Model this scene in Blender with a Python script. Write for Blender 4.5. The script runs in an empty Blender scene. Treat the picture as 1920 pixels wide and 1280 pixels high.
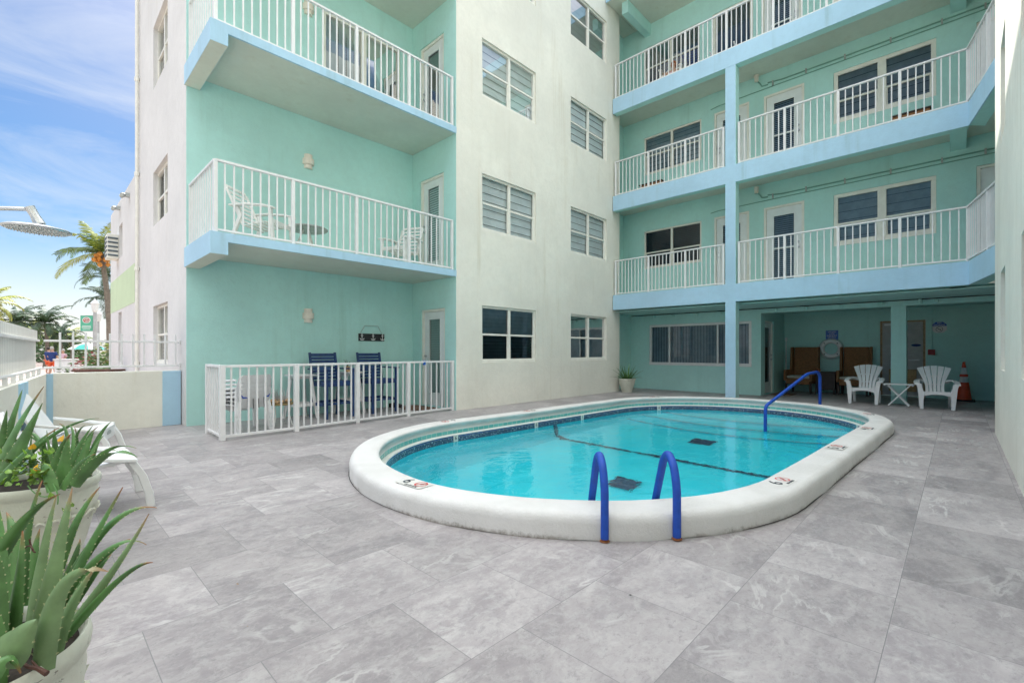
import bpy, bmesh, math, random
from math import sin, cos, pi, radians, sqrt, floor
from mathutils import Vector, Matrix
random.seed(7)
S = bpy.context.scene
COL = S.collection

# ------------------------------------------------------------------ camera
PSI = 0.76695; FPX = 868.2; HY = 658.7; CH = 1.22
cam_d = bpy.data.cameras.new('camera'); cam = bpy.data.objects.new('camera', cam_d); COL.objects.link(cam)
cam.location = (0, 0, CH); cam.rotation_euler = (pi/2, 0, PSI - pi/2)
cam_d.sensor_width = 36; cam_d.lens = FPX/1920*36; cam_d.shift_y = (HY-640)/1920
cam_d.clip_start = 0.03; cam_d.clip_end = 6000
S.camera = cam

# ------------------------------------------------------------------ world, sun, exposure
SUN_EL = radians(45); SUN_AZ = radians(14)      # azimuth measured from +Y towards +X
w = bpy.data.worlds.new('World'); S.world = w; w.use_nodes = True
nt = w.node_tree; nt.nodes.clear()
def wn(t, **k):
    n = nt.nodes.new(t)
    for a, b in k.items(): setattr(n, a, b)
    return n
wo = wn('ShaderNodeOutputWorld'); bg = wn('ShaderNodeBackground'); bg.inputs[1].default_value = 0.15
sky = wn('ShaderNodeTexSky', sky_type='NISHITA'); sky.sun_disc = False
sky.sun_elevation = SUN_EL; sky.sun_rotation = SUN_AZ; sky.altitude = 0; sky.air_density = 1.0; sky.dust_density = 0.6; sky.ozone_density = 2.2
tc = wn('ShaderNodeTexCoord'); mp = wn('ShaderNodeMapping'); mp.inputs['Scale'].default_value = (1.0, 1.0, 3.6); mp.inputs['Location'].default_value = (3.1, 1.7, 0.4)
nz = wn('ShaderNodeTexNoise'); nz.inputs['Scale'].default_value = 2.6; nz.inputs['Detail'].default_value = 9; nz.inputs['Roughness'].default_value = 0.62; nz.inputs['Distortion'].default_value = 0.6
cr = wn('ShaderNodeValToRGB'); cr.color_ramp.elements[0].position = 0.40; cr.color_ramp.elements[1].position = 0.74
nt.links.new(tc.outputs['Generated'], mp.inputs[0]); nt.links.new(mp.outputs[0], nz.inputs['Vector']); nt.links.new(nz.outputs[0], cr.inputs[0])
sep = wn('ShaderNodeSeparateXYZ'); nt.links.new(tc.outputs['Generated'], sep.inputs[0])
def wmath(op, a, b=None, c=None, clamp=False):
    n = wn('ShaderNodeMath', operation=op); n.use_clamp = clamp
    for i, v in enumerate((a, b, c)):
        if v is None: continue
        if isinstance(v, (int, float)): n.inputs[i].default_value = v
        else: nt.links.new(v, n.inputs[i])
    return n.outputs[0]
def wrange(v, a, b, c, d):
    n = wn('ShaderNodeMapRange', interpolation_type='SMOOTHSTEP'); nt.links.new(v, n.inputs[0])
    for i, x in enumerate((a, b, c, d)): n.inputs[i+1].default_value = x
    return n.outputs[0]
hi = wrange(sep.outputs[2], 0.44, 0.75, 0.0, 1.0)            # cloud deck added overhead, out of view, brightened to light the shaded courtyard
low = wrange(sep.outputs[2], 0.0, 0.20, 0.85, 0.0)          # pale band of cloud along the horizon
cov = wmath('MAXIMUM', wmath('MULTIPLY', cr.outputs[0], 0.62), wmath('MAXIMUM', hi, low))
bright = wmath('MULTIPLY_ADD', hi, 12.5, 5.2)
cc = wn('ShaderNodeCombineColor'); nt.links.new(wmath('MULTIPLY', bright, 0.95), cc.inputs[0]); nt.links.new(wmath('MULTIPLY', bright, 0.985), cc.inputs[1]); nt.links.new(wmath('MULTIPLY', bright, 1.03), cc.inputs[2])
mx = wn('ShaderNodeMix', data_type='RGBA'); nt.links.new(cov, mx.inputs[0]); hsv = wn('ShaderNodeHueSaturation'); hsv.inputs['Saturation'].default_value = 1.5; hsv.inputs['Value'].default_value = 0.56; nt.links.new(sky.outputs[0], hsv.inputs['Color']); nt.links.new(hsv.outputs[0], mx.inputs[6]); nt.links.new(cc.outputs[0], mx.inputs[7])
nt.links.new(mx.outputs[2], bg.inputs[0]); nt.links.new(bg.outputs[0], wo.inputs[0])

sd = bpy.data.lights.new('sun', 'SUN'); sd.energy = 3.2; sd.angle = radians(0.5); sd.color = (1.0, 0.95, 0.86)
so = bpy.data.objects.new('sun', sd); COL.objects.link(so)
so.rotation_euler = Vector((sin(SUN_AZ)*cos(SUN_EL), cos(SUN_AZ)*cos(SUN_EL), sin(SUN_EL))).to_track_quat('Z', 'Y').to_euler()
so.location = (10, 40, 50)
S.view_settings.view_transform = 'Standard'; S.view_settings.look = 'None'; S.view_settings.gamma = 1; S.view_settings.exposure = 0.40
S.render.engine = 'CYCLES'
S.cycles.use_denoising = True
S.cycles.max_bounces = 10; S.cycles.diffuse_bounces = 5; S.cycles.transmission_bounces = 8; S.cycles.transparent_max_bounces = 12
S.cycles.caustics_refractive = True; S.cycles.caustics_reflective = False; S.cycles.sample_clamp_indirect = 10

# ------------------------------------------------------------------ pixel -> world (real planes / real distances)
CP, SP = cos(PSI), sin(PSI)
def PD(px, py, d):
    u = (px-960)/FPX; v = (HY-py)/FPX
    return Vector((d*(CP+SP*u), d*(SP-CP*u), CH + d*v))

# ------------------------------------------------------------------ materials
class NT:
    def __init__(s, m): s.t = m.node_tree; s.L = s.t.links
    def n(s, t, **k):
        n = s.t.nodes.new(t)
        for a, b in k.items(): setattr(n, a, b)
        return n
    def put(s, v, sock):
        if isinstance(v, (int, float)): sock.default_value = v
        elif isinstance(v, tuple): sock.default_value = v if len(v) != 3 or sock.type == 'VECTOR' else (*v, 1)
        else: s.L.new(v, sock)
    def math(s, op, a, b=None, c=None, clamp=False):
        n = s.n('ShaderNodeMath', operation=op); n.use_clamp = clamp
        for i, v in enumerate((a, b, c)):
            if v is not None: s.put(v, n.inputs[i])
        return n.outputs[0]
    def mix(s, f, a, b, mode='MIX'):
        n = s.n('ShaderNodeMix', data_type='RGBA', blend_type=mode); s.put(f, n.inputs[0]); s.put(a, n.inputs[6]); s.put(b, n.inputs[7]); return n.outputs[2]
    def noise(s, vec, scale, detail=5, rough=0.55, dist=0.0, out=0):
        n = s.n('ShaderNodeTexNoise'); s.put(vec, n.inputs['Vector']); n.inputs['Scale'].default_value = scale; n.inputs['Detail'].default_value = detail
        n.inputs['Roughness'].default_value = rough; n.inputs['Distortion'].default_value = dist; return n.outputs[out]
    def ramp(s, v, a, b, c=0.0, d=1.0):
        n = s.n('ShaderNodeMapRange', interpolation_type='SMOOTHSTEP'); s.put(v, n.inputs[0])
        for i, x in enumerate((a, b, c, d)): n.inputs[i+1].default_value = x
        return n.outputs[0]
    def mapv(s, vec, scale=(1, 1, 1), loc=(0, 0, 0), rot=(0, 0, 0)):
        n = s.n('ShaderNodeMapping'); s.put(vec, n.inputs[0]); n.inputs['Scale'].default_value = scale; n.inputs['Location'].default_value = loc; n.inputs['Rotation'].default_value = rot; return n.outputs[0]
    def bump(s, h, strength=0.3, dist=0.01):
        n = s.n('ShaderNodeBump'); s.put(h, n.inputs['Height']); n.inputs['Strength'].default_value = strength; n.inputs['Distance'].default_value = dist; return n.outputs[0]
    def vor(s, vec, scale, feature='F1', out=0):
        n = s.n('ShaderNodeTexVoronoi', feature=feature); s.put(vec, n.inputs['Vector']); n.inputs['Scale'].default_value = scale; return n.outputs[out]
M = {}
def newmat(name):
    m = bpy.data.materials.new(name); m.use_nodes = True; M[name] = m
    b = m.node_tree.nodes['Principled BSDF']
    return m, NT(m), b
def objco(N): return N.n('ShaderNodeTexCoord').outputs['Object']
def simple(name, col, rough=0.5, var=0.06, scale=6, bump=0.0, bscale=60, metal=0.0, coat=0.0, spec=0.5, dist=0.004):
    m, N, b = newmat(name); co = objco(N)
    nn = N.noise(co, scale, 6, 0.6)
    f = N.ramp(nn, 0.3, 0.7)
    c1 = tuple(max(0, x*(1-var)) for x in col); c2 = tuple(min(1, x*(1+var)) for x in col)
    N.put(N.mix(f, c1, c2), b.inputs['Base Color'])
    b.inputs['Roughness'].default_value = rough; b.inputs['Metallic'].default_value = metal; b.inputs['Coat Weight'].default_value = coat
    b.inputs['Specular IOR Level'].default_value = spec
    if bump: N.put(N.bump(N.noise(co, bscale, 5, 0.6), bump, dist), b.inputs['Normal'])
    return m
def stucco(name, col, stain=(0.45, 0.38, 0.26), amt=0.25, bump=0.5, streak=True):
    m, N, b = newmat(name); co = objco(N)
    c = N.mix(N.ramp(N.noise(co, 0.7, 5, 0.6), 0.3, 0.7), tuple(x*0.93 for x in col), tuple(min(1, x*1.05) for x in col))
    c = N.mix(N.ramp(N.noise(co, 9, 6, 0.7), 0.35, 0.75, 0, 0.35), c, tuple(x*0.86 for x in col))
    if streak:
        st = N.ramp(N.noise(N.mapv(co, (1, 1, 0.06)), 4.5, 6, 0.65), 0.50, 0.74)
        st2 = N.ramp(N.noise(N.mapv(co, (1, 1, 0.35), (5, 3, 1)), 0.9, 4, 0.6), 0.42, 0.66)
        f = N.math('MULTIPLY', N.math('MULTIPLY', st, st2), amt)
        c = N.mix(f, c, stain)
    N.put(c, b.inputs['Base Color']); b.inputs['Roughness'].default_value = 0.85; b.inputs['Specular IOR Level'].default_value = 0.25
    h = N.math('ADD', N.math('MULTIPLY', N.noise(co, 26, 6, 0.7), 0.7), N.math('MULTIPLY', N.noise(co, 5, 3, 0.5), 1.2))
    N.put(N.bump(h, bump, 0.012), b.inputs['Normal'])
    return m
stucco('white_stucco', (0.80, 0.79, 0.71), stain=(0.54, 0.48, 0.34), amt=0.38)
stucco('bright_stucco', (0.70, 0.69, 0.68), amt=0.2)
stucco('teal_stucco', (0.47, 0.76, 0.72), stain=(0.25, 0.45, 0.38), amt=0.3)
stucco('blue_stucco', (0.42, 0.63, 0.78), stain=(0.25, 0.38, 0.40), amt=0.5)
stucco('ceiling_paint', (0.62, 0.66, 0.58), amt=0.25, bump=0.25)
stucco('green_stucco', (0.58, 0.70, 0.47), amt=0.1)
simple('white_paint', (0.74, 0.74, 0.74), 0.4, 0.04, 8, bump=0.12, bscale=30)
simple('cream_frame', (0.80, 0.79, 0.72), 0.45, 0.05, 6, bump=0.1, bscale=20)
simple('door_paint', (0.76, 0.80, 0.80), 0.4, 0.04, 4, bump=0.08, bscale=20)
simple('white_plastic', (0.80, 0.81, 0.81), 0.35, 0.04, 5, bump=0.15, bscale=90, coat=0.1)
simple('old_plastic', (0.74, 0.75, 0.72), 0.5, 0.08, 9, bump=0.15, bscale=90)
simple('navy_wood', (0.015, 0.05, 0.16), 0.45, 0.25, 12, bump=0.2, bscale=40)
simple('rail_foam', (0.008, 0.07, 0.42), 0.6, 0.12, 14, bump=0.35, bscale=220, dist=0.002)
simple('rust', (0.22, 0.08, 0.03), 0.85, 0.4, 40, bump=0.5, bscale=120)
simple('steel', (0.55, 0.57, 0.59), 0.38, 0.03, 4, metal=0.9)
simple('dull_metal', (0.45, 0.48, 0.47), 0.5, 0.12, 20, metal=0.7)
simple('brass', (0.5, 0.36, 0.16), 0.4, 0.1, 20, metal=0.8)
simple('black_rubber', (0.02, 0.02, 0.02), 0.7, 0.2, 20, bump=0.2)
simple('dark_brown', (0.035, 0.02, 0.014), 0.5, 0.3, 10, bump=0.2)
simple('cushion', (0.55, 0.52, 0.45), 0.9, 0.08, 12, bump=0.3, bscale=150)
simple('shell_tan', (0.55, 0.36, 0.20), 0.8, 0.45, 30, bump=0.6, bscale=40)
simple('orange_plastic', (0.75, 0.075, 0.02), 0.45, 0.12, 8, bump=0.1)
simple('blue_sign', (0.02, 0.12, 0.48), 0.4, 0.05, 8)
simple('red_mark', (0.55, 0.03, 0.03), 0.6, 0.2, 20)
simple('dark_mark', (0.02, 0.025, 0.04), 0.6, 0.3, 30)
simple('marker_tile', (0.70, 0.68, 0.64), 0.35, 0.06, 20)
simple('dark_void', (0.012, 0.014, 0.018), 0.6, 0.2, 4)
simple('curtain', (0.62, 0.67, 0.71), 0.8, 0.1, 6, bump=0.2)
simple('shade_cloth', (0.78, 0.84, 0.85), 0.8, 0.07, 3, bump=0.2)
simple('dark_slat', (0.10, 0.13, 0.15), 0.6, 0.12, 6)
simple('blue_curtain', (0.02, 0.06, 0.28), 0.8, 0.2, 6)
simple('soil', (0.03, 0.022, 0.016), 0.95, 0.4, 40, bump=0.8, bscale=40)
simple('trunk_bark', (0.20, 0.165, 0.13), 0.9, 0.25, 10, bump=0.6, bscale=14, dist=0.03)
simple('skin', (0.52, 0.30, 0.21), 0.55, 0.08, 10)
simple('hair_red', (0.30, 0.09, 0.03), 0.6, 0.2, 30, bump=0.4)
simple('hair_dark', (0.03, 0.02, 0.015), 0.6, 0.2, 30, bump=0.4)
simple('hair_grey', (0.4, 0.38, 0.35), 0.6, 0.2, 30, bump=0.4)
simple('navy_cloth', (0.02, 0.045, 0.17), 0.85, 0.12, 10, bump=0.3)
simple('orange_cloth', (0.75, 0.12, 0.04), 0.85, 0.1, 10)
simple('pink_cloth', (0.66, 0.45, 0.52), 0.85, 0.1, 10)
simple('white_cloth', (0.7, 0.7, 0.7), 0.85, 0.1, 10)
simple('umbrella_teal', (0.05, 0.42, 0.36), 0.8, 0.1, 4)
simple('umbrella_white', (0.75, 0.76, 0.74), 0.8, 0.05, 4)
simple('post_grey', (0.42, 0.42, 0.42), 0.6, 0.1, 5)
simple('banner_green', (0.10, 0.42, 0.27), 0.7, 0.1, 4)
simple('banner_pale', (0.62, 0.72, 0.66), 0.7, 0.05, 4)
simple('brown_wood', (0.10, 0.04, 0.025), 0.7, 0.3, 9, bump=0.3)
simple('yellow_plastic', (0.75, 0.52, 0.05), 0.5, 0.15, 8)
simple('sealant', (0.05, 0.045, 0.042), 0.8, 0.3, 30)
simple('coconut', (0.60, 0.24, 0.04), 0.6, 0.3, 8, bump=0.3)
simple('vent_tan', (0.36, 0.25, 0.15), 0.8, 0.2, 20)
simple('red_box', (0.28, 0.015, 0.02), 0.5, 0.1, 8)
simple('black_paint', (0.015, 0.015, 0.017), 0.45, 0.2, 15, bump=0.2)
simple('lamp_cream', (0.78, 0.72, 0.63), 0.5, 0.06, 8, bump=0.2, bscale=30)
simple('doormat', (0.16, 0.09, 0.06), 0.95, 0.4, 40, bump=0.7, bscale=160)
simple('palm_mass', (0.05, 0.10, 0.035), 0.8, 0.5, 3)

def leafmat(name, col, tip=None, var=0.35, rough=0.45, scale=9, trans=0.0):
    m, N, b = newmat(name); co = objco(N)
    c = N.mix(N.ramp(N.noise(co, scale, 5, 0.6), 0.3, 0.7), tuple(x*(1-var) for x in col), tuple(min(1, x*(1+var)) for x in col))
    if tip:
        uv = N.n('ShaderNodeTexCoord').outputs['UV']; sp = N.n('ShaderNodeSeparateXYZ'); N.L.new(uv, sp.inputs[0])
        t = N.math('ADD', sp.outputs[1], N.math('MULTIPLY', N.noise(co, 14, 3), 0.35))
        c = N.mix(N.ramp(t, 0.92, 1.18), c, tip)
    N.put(c, b.inputs['Base Color']); b.inputs['Roughness'].default_value = rough
    if trans: b.inputs['Transmission Weight'].default_value = 0; b.inputs['Subsurface Weight'].default_value = 0
    N.put(N.bump(N.noise(co, 60, 4, 0.6), 0.15, 0.003), b.inputs['Normal'])
    return m
leafmat('aloe_green', (0.09, 0.20, 0.06), (0.30, 0.13, 0.06), 0.38, 0.40, 7)
leafmat('aloe_pale', (0.17, 0.27, 0.12), (0.42, 0.25, 0.15), 0.22, 0.45, 9)
leafmat('aloe_tooth', (0.48, 0.50, 0.28), None, 0.1, 0.5)
leafmat('vine_leaf', (0.16, 0.30, 0.03), None, 0.6, 0.4, 5)
leafmat('yellow_leaf', (0.75, 0.42, 0.02), None, 0.2, 0.5, 5)
leafmat('palm_frond', (0.12, 0.19, 0.035), None, 0.55, 0.5, 1.2)
leafmat('palm_young', (0.34, 0.36, 0.05), None, 0.3, 0.5, 1.0)
leafmat('palm_dark', (0.045, 0.085, 0.035), None, 0.5, 0.5, 1.2)
leafmat('bush_green', (0.06, 0.13, 0.03), None, 0.6, 0.5, 3)
leafmat('bush_red', (0.26, 0.05, 0.045), None, 0.6, 0.5, 3)

def weather_pot():
    m, N, b = newmat('pot_glaze'); co = objco(N)
    c = N.mix(N.ramp(N.noise(co, 3, 6, 0.6), 0.3, 0.7), (0.52, 0.54, 0.45), (0.70, 0.69, 0.60))
    st = N.ramp(N.noise(N.mapv(co, (1, 1, 0.3)), 6, 6, 0.65), 0.55, 0.75)
    c = N.mix(N.math('MULTIPLY', st, 0.35), c, (0.42, 0.36, 0.26))
    chip = N.ramp(N.noise(N.mapv(co, (1, 1, 2.2)), 22, 7, 0.72), 0.625, 0.645)
    c = N.mix(N.math('MULTIPLY', chip, 0.9), c, (0.16, 0.13, 0.11))
    N.put(c, b.inputs['Base Color']); b.inputs['Roughness'].default_value = 0.6
    h = N.math('SUBTRACT', N.noise(co, 20, 6, 0.6), N.math('MULTIPLY', chip, 0.6)); N.put(N.bump(h, 0.4, 0.01), b.inputs['Normal'])
weather_pot()

def deck_mat():
    m, N, b = newmat('stone_tile'); co = objco(N)
    sp = N.n('ShaderNodeSeparateXYZ'); N.L.new(co, sp.inputs[0]); T = 0.585
    yy = N.math('DIVIDE', N.math('SUBTRACT', sp.outputs[1], 0.222), T); row = N.math('FLOOR', yy); fy = N.math('FRACT', yy)
    par = N.math('MULTIPLY', N.math('FLOORED_MODULO', row, 2.0), 0.5)
    xx = N.math('ADD', N.math('DIVIDE', N.math('SUBTRACT', sp.outputs[0], 0.042), T), par); colu = N.math('FLOOR', xx); fx = N.math('FRACT', xx)
    def edge(f):
        d = N.math('MINIMUM', f, N.math('SUBTRACT', 1.0, f)); return d
    d = N.math('MINIMUM', edge(fx), edge(fy))
    grout = N.ramp(d, 0.0016, 0.0042, 0.85, 0.0)
    cv = N.n('ShaderNodeCombineXYZ'); N.L.new(colu, cv.inputs[0]); N.L.new(row, cv.inputs[1])
    wnz = N.n('ShaderNodeTexWhiteNoise', noise_dimensions='2D'); N.L.new(cv.outputs[0], wnz.inputs['Vector'])
    rnd = wnz.outputs['Value']
    off = N.n('ShaderNodeVectorMath', operation='SCALE'); N.L.new(wnz.outputs['Color'], off.inputs[0]); off.inputs['Scale'].default_value = 40
    va = N.n('ShaderNodeVectorMath', operation='ADD'); N.L.new(co, va.inputs[0]); N.L.new(off.outputs[0], va.inputs[1]); v = va.outputs[0]
    # each slab: a cloudy grey body, broad pale drifts, fine granular mottling and a thin vein
    vr = N.mapv(v, (0.75, 1.5, 1), rot=(0, 0, 0.42))
    big = N.noise(vr, 1.7, 8, 0.62, 1.4)
    fine = N.noise(N.mapv(v, (1, 1.6, 1)), 15, 9, 0.78, 0.4)
    speck = N.noise(v, 85, 4, 0.7)
    c = N.mix(N.ramp(big, 0.34, 0.66), (0.300, 0.272, 0.278), (0.425, 0.392, 0.388))
    c = N.mix(N.ramp(fine, 0.42, 0.68, 0, 0.42), c, (0.54, 0.52, 0.505))
    c = N.mix(N.ramp(N.noise(v, 8.5, 9, 0.78, 0.6), 0.50, 0.60, 0, 0.38), c, (0.52, 0.495, 0.48))
    c = N.mix(N.ramp(N.noise(N.mapv(v, (0.8, 1.3, 1), (7, 2, 0)), 19, 9, 0.8, 0.5), 0.53, 0.64, 0, 0.55), c, (0.235, 0.22, 0.225))
    c = N.mix(N.ramp(N.noise(v, 48, 6, 0.8), 0.54, 0.66, 0, 0.40), c, (0.22, 0.205, 0.21))
    c = N.mix(N.ramp(speck, 0.55, 0.75, 0, 0.25), c, (0.24, 0.23, 0.235))
    vein = N.math('ABSOLUTE', N.math('SUBTRACT', N.noise(N.mapv(v, (0.6, 1.5, 1), rot=(0, 0, 0.5)), 1.3, 6, 0.6, 1.8), 0.5))
    c = N.mix(N.math('MULTIPLY', N.ramp(vein, 0.0, 0.035, 0.6, 0.0), N.ramp(N.noise(v, 2.2, 2), 0.50, 0.64)), c, (0.60, 0.58, 0.56))
    tv = N.math('MULTIPLY_ADD', rnd, 0.28, 0.70)
    hsv = N.n('ShaderNodeHueSaturation'); N.L.new(c, hsv.inputs['Color']); N.L.new(tv, hsv.inputs['Value'])
    c = N.mix(grout, hsv.outputs[0], (0.20, 0.195, 0.20))
    N.put(c, b.inputs['Base Color'])
    N.put(N.ramp(big, 0.3, 0.7, 0.42, 0.58), b.inputs['Roughness']); b.inputs['Specular IOR Level'].default_value = 0.35
    h = N.math('SUBTRACT', N.math('MULTIPLY_ADD', fine, 0.5, N.math('MULTIPLY', speck, 0.2)), N.math('MULTIPLY', grout, 1.2)); N.put(N.bump(h, 0.35, 0.004), b.inputs['Normal'])
deck_mat()

def coping_mat():
    m, N, b = newmat('coping_plaster'); co = objco(N)
    c = N.mix(N.ramp(N.noise(co, 2.5, 6, 0.6), 0.3, 0.7), (0.60, 0.59, 0.565), (0.68, 0.67, 0.65))
    sp = N.n('ShaderNodeSeparateXYZ'); N.L.new(co, sp.inputs[0])
    # dirt splashes caught in the rough plaster near the joint, in ragged patches
    d = N.math('ADD', N.math('MULTIPLY', sp.outputs[2], 9.0), N.noise(co, 24, 6, 0.75))
    f = N.math('MULTIPLY', N.ramp(d, 0.45, 0.85, 1.0, 0.0), N.ramp(N.noise(co, 1.6, 4, 0.6), 0.42, 0.6))
    c = N.mix(N.math('MULTIPLY', f, 0.8), c, (0.16, 0.13, 0.10))
    c = N.mix(N.ramp(N.noise(co, 55, 5, 0.7), 0.58, 0.75, 0, 0.22), c, (0.5, 0.47, 0.43))
    N.put(c, b.inputs['Base Color']); b.inputs['Roughness'].default_value = 0.75
    h = N.math('ADD', N.noise(co, 60, 6, 0.7), N.math('MULTIPLY', N.noise(co, 9, 3), 1.4)); N.put(N.bump(h, 0.55, 0.008), b.inputs['Normal'])
coping_mat()

def tile_mat(name, cell, grout, cols, gw=0.10, rough=0.15):
    m, N, b = newmat(name); uv = N.n('ShaderNodeTexCoord').outputs['UV']
    sc = N.n('ShaderNodeVectorMath', operation='DIVIDE'); N.L.new(uv, sc.inputs[0]); sc.inputs[1].default_value = (cell[0], cell[1], 1)
    fl = N.n('ShaderNodeVectorMath', operation='FLOOR'); N.L.new(sc.outputs[0], fl.inputs[0])
    fr = N.n('ShaderNodeVectorMath', operation='FRACTION'); N.L.new(sc.outputs[0], fr.inputs[0]); sp = N.n('ShaderNodeSeparateXYZ'); N.L.new(fr.outputs[0], sp.inputs[0])
    e = [N.math('MINIMUM', o, N.math('SUBTRACT', 1.0, o)) for o in (sp.outputs[0], sp.outputs[1])]
    g = N.ramp(N.math('MINIMUM', e[0], e[1]), gw*0.6, gw, 1.0, 0.0)
    wz = N.n('ShaderNodeTexWhiteNoise', noise_dimensions='2D'); N.L.new(fl.outputs[0], wz.inputs['Vector'])
    r = N.n('ShaderNodeValToRGB'); r.color_ramp.interpolation = 'CONSTANT'; el = r.color_ramp.elements
    for i, (p, c) in enumerate(cols):
        if i < 2: el[i].position = p; el[i].color = (*c, 1)
        else: q = el.new(p); q.color = (*c, 1)
    N.L.new(wz.outputs['Value'], r.inputs[0])
    N.put(N.mix(g, r.outputs[0], grout), b.inputs['Base Color']); b.inputs['Roughness'].default_value = rough
    N.put(N.bump(g, -0.3, 0.003), b.inputs['Normal'])
tile_mat('mosaic_navy', (0.026, 0.026), (0.30, 0.33, 0.38), [(0.0, (0.012, 0.03, 0.15)), (0.5, (0.02, 0.06, 0.24))])
tile_mat('mosaic_mixed', (0.0156, 0.0156), (0.20, 0.24, 0.30), [(0.0, (0.010, 0.025, 0.09)), (0.45, (0.03, 0.08, 0.17)), (0.74, (0.26, 0.34, 0.40)), (0.86, (0.012, 0.018, 0.05))])
tile_mat('aqua_tile', (0.105, 0.2), (0.62, 0.70, 0.66), [(0.0, (0.12, 0.42, 0.40)), (0.5, (0.16, 0.48, 0.45))], gw=0.03)
tile_mat('drain_tile', (0.09, 0.09), (0.12, 0.25, 0.32), [(0.0, (0.008, 0.02, 0.07)), (0.5, (0.012, 0.03, 0.10))], gw=0.06)

def pool_mats():
    m, N, b = newmat('pool_plaster'); co = objco(N)
    c = N.mix(N.ramp(N.noise(co, 1.2, 5, 0.6), 0.3, 0.7), (0.02, 0.82, 0.96), (0.05, 0.90, 1.0))
    c = N.mix(N.ramp(N.vor(N.mapv(co, (1, 1, 1)), 4.5, 'DISTANCE_TO_EDGE'), 0.0, 0.09, 0.0, 0.0), c, (0.4, 0.95, 0.95))
    N.put(c, b.inputs['Base Color']); b.inputs['Roughness'].default_value = 0.8
    N.put(N.bump(N.noise(co, 12, 4), 0.3, 0.02), b.inputs['Normal'])
    m, N, b = newmat('pool_water'); co = objco(N); t = m.node_tree; t.nodes.remove(b)
    out = t.nodes['Material Output']; gl = N.n('ShaderNodeBsdfGlass'); gl.inputs['IOR'].default_value = 1.33; gl.inputs['Roughness'].default_value = 0.0
    gl.inputs['Color'].default_value = (0.97, 1.0, 1.0, 1)
    h = N.math('ADD', N.math('MULTIPLY', N.noise(N.mapv(co, (1, 1.25, 1)), 2.1, 4, 0.55, 0.5), 1.0), N.math('MULTIPLY', N.noise(co, 9, 3, 0.5, 0.3), 0.16))
    N.put(N.bump(h, 0.5, 0.022), gl.inputs['Normal']); t.links.new(gl.outputs[0], out.inputs[0])
pool_mats()

def glass_mat(name, tint, refl=1.0, rough=0.01):
    m, N, b = newmat(name); t = m.node_tree; t.nodes.remove(b); out = t.nodes['Material Output']
    tr = N.n('ShaderNodeBsdfTransparent'); tr.inputs[0].default_value = (*tint, 1); gl = N.n('ShaderNodeBsdfGlossy'); gl.inputs['Roughness'].default_value = rough
    fr = N.n('ShaderNodeFresnel'); fr.inputs[0].default_value = 1.52
    co = objco(N); N.put(N.bump(N.noise(co, 1.3, 3), 0.12, 0.02), gl.inputs['Normal'])
    ms = N.n('ShaderNodeMixShader'); N.put(N.math('MULTIPLY', fr.outputs[0], 1.0*refl, clamp=True), ms.inputs[0]); N.L.new(tr.outputs[0], ms.inputs[1]); N.L.new(gl.outputs[0], ms.inputs[2]); N.L.new(ms.outputs[0], out.inputs[0])
glass_mat('tinted_glass', (0.93, 0.97, 0.98), 0.6); glass_mat('dark_glass', (0.46, 0.55, 0.60), 1.0); glass_mat('door_glass', (0.80, 0.86, 0.86), 0.35)
stucco('conduit_paint', (0.20, 0.40, 0.34), amt=0.1)

def wicker_mat():
    m, N, b = newmat('wicker'); co = objco(N)
    wv = N.n('ShaderNodeTexWave', bands_direction='Z'); N.L.new(co, wv.inputs[0]); wv.inputs['Scale'].default_value = 14; wv.inputs['Distortion'].default_value = 3; wv.inputs['Detail'].default_value = 3; wv.inputs['Detail Scale'].default_value = 4
    nz_ = N.noise(N.mapv(co, (6, 6, 30)), 3, 5, 0.7)
    c = N.mix(N.ramp(nz_, 0.3, 0.7), (0.11, 0.045, 0.018), (0.42, 0.20, 0.085)); c = N.mix(N.math('MULTIPLY', wv.outputs[0], 0.45), c, (0.5, 0.26, 0.12))
    N.put(c, b.inputs['Base Color']); b.inputs['Roughness'].default_value = 0.7; N.put(N.bump(wv.outputs[0], 0.8, 0.01), b.inputs['Normal'])
wicker_mat()
def board_mat():
    m, N, b = newmat('white_boards'); co = objco(N)
    sp = N.n('ShaderNodeSeparateXYZ'); N.L.new(co, sp.inputs[0]); s = N.math('ADD', sp.outputs[0], sp.outputs[1])
    f = N.math('FRACT', N.math('MULTIPLY', s, 9.0)); g = N.ramp(N.math('MINIMUM', f, N.math('SUBTRACT', 1.0, f)), 0.02, 0.07, 1.0, 0.0)
    c = N.mix(g, N.mix(N.noise(co, 5), (0.70, 0.69, 0.65), (0.80, 0.79, 0.76)), (0.35, 0.34, 0.31)); N.put(c, b.inputs['Base Color']); b.inputs['Roughness'].default_value = 0.6
    N.put(N.bump(g, -0.8, 0.01), b.inputs['Normal'])
board_mat()
def stripes():
    m, N, b = newmat('striped_towel'); co = objco(N)
    sp = N.n('ShaderNodeSeparateXYZ'); N.L.new(co, sp.inputs[0]); f = N.math('FRACT', N.math('MULTIPLY', N.math('ADD', sp.outputs[1], N.math('MULTIPLY', sp.outputs[2], 0.5)), 11.0))
    N.put(N.mix(N.ramp(f, 0.45, 0.55), (0.70, 0.72, 0.80), (0.22, 0.28, 0.58)), b.inputs['Base Color']); b.inputs['Roughness'].default_value = 0.9
stripes()
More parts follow.
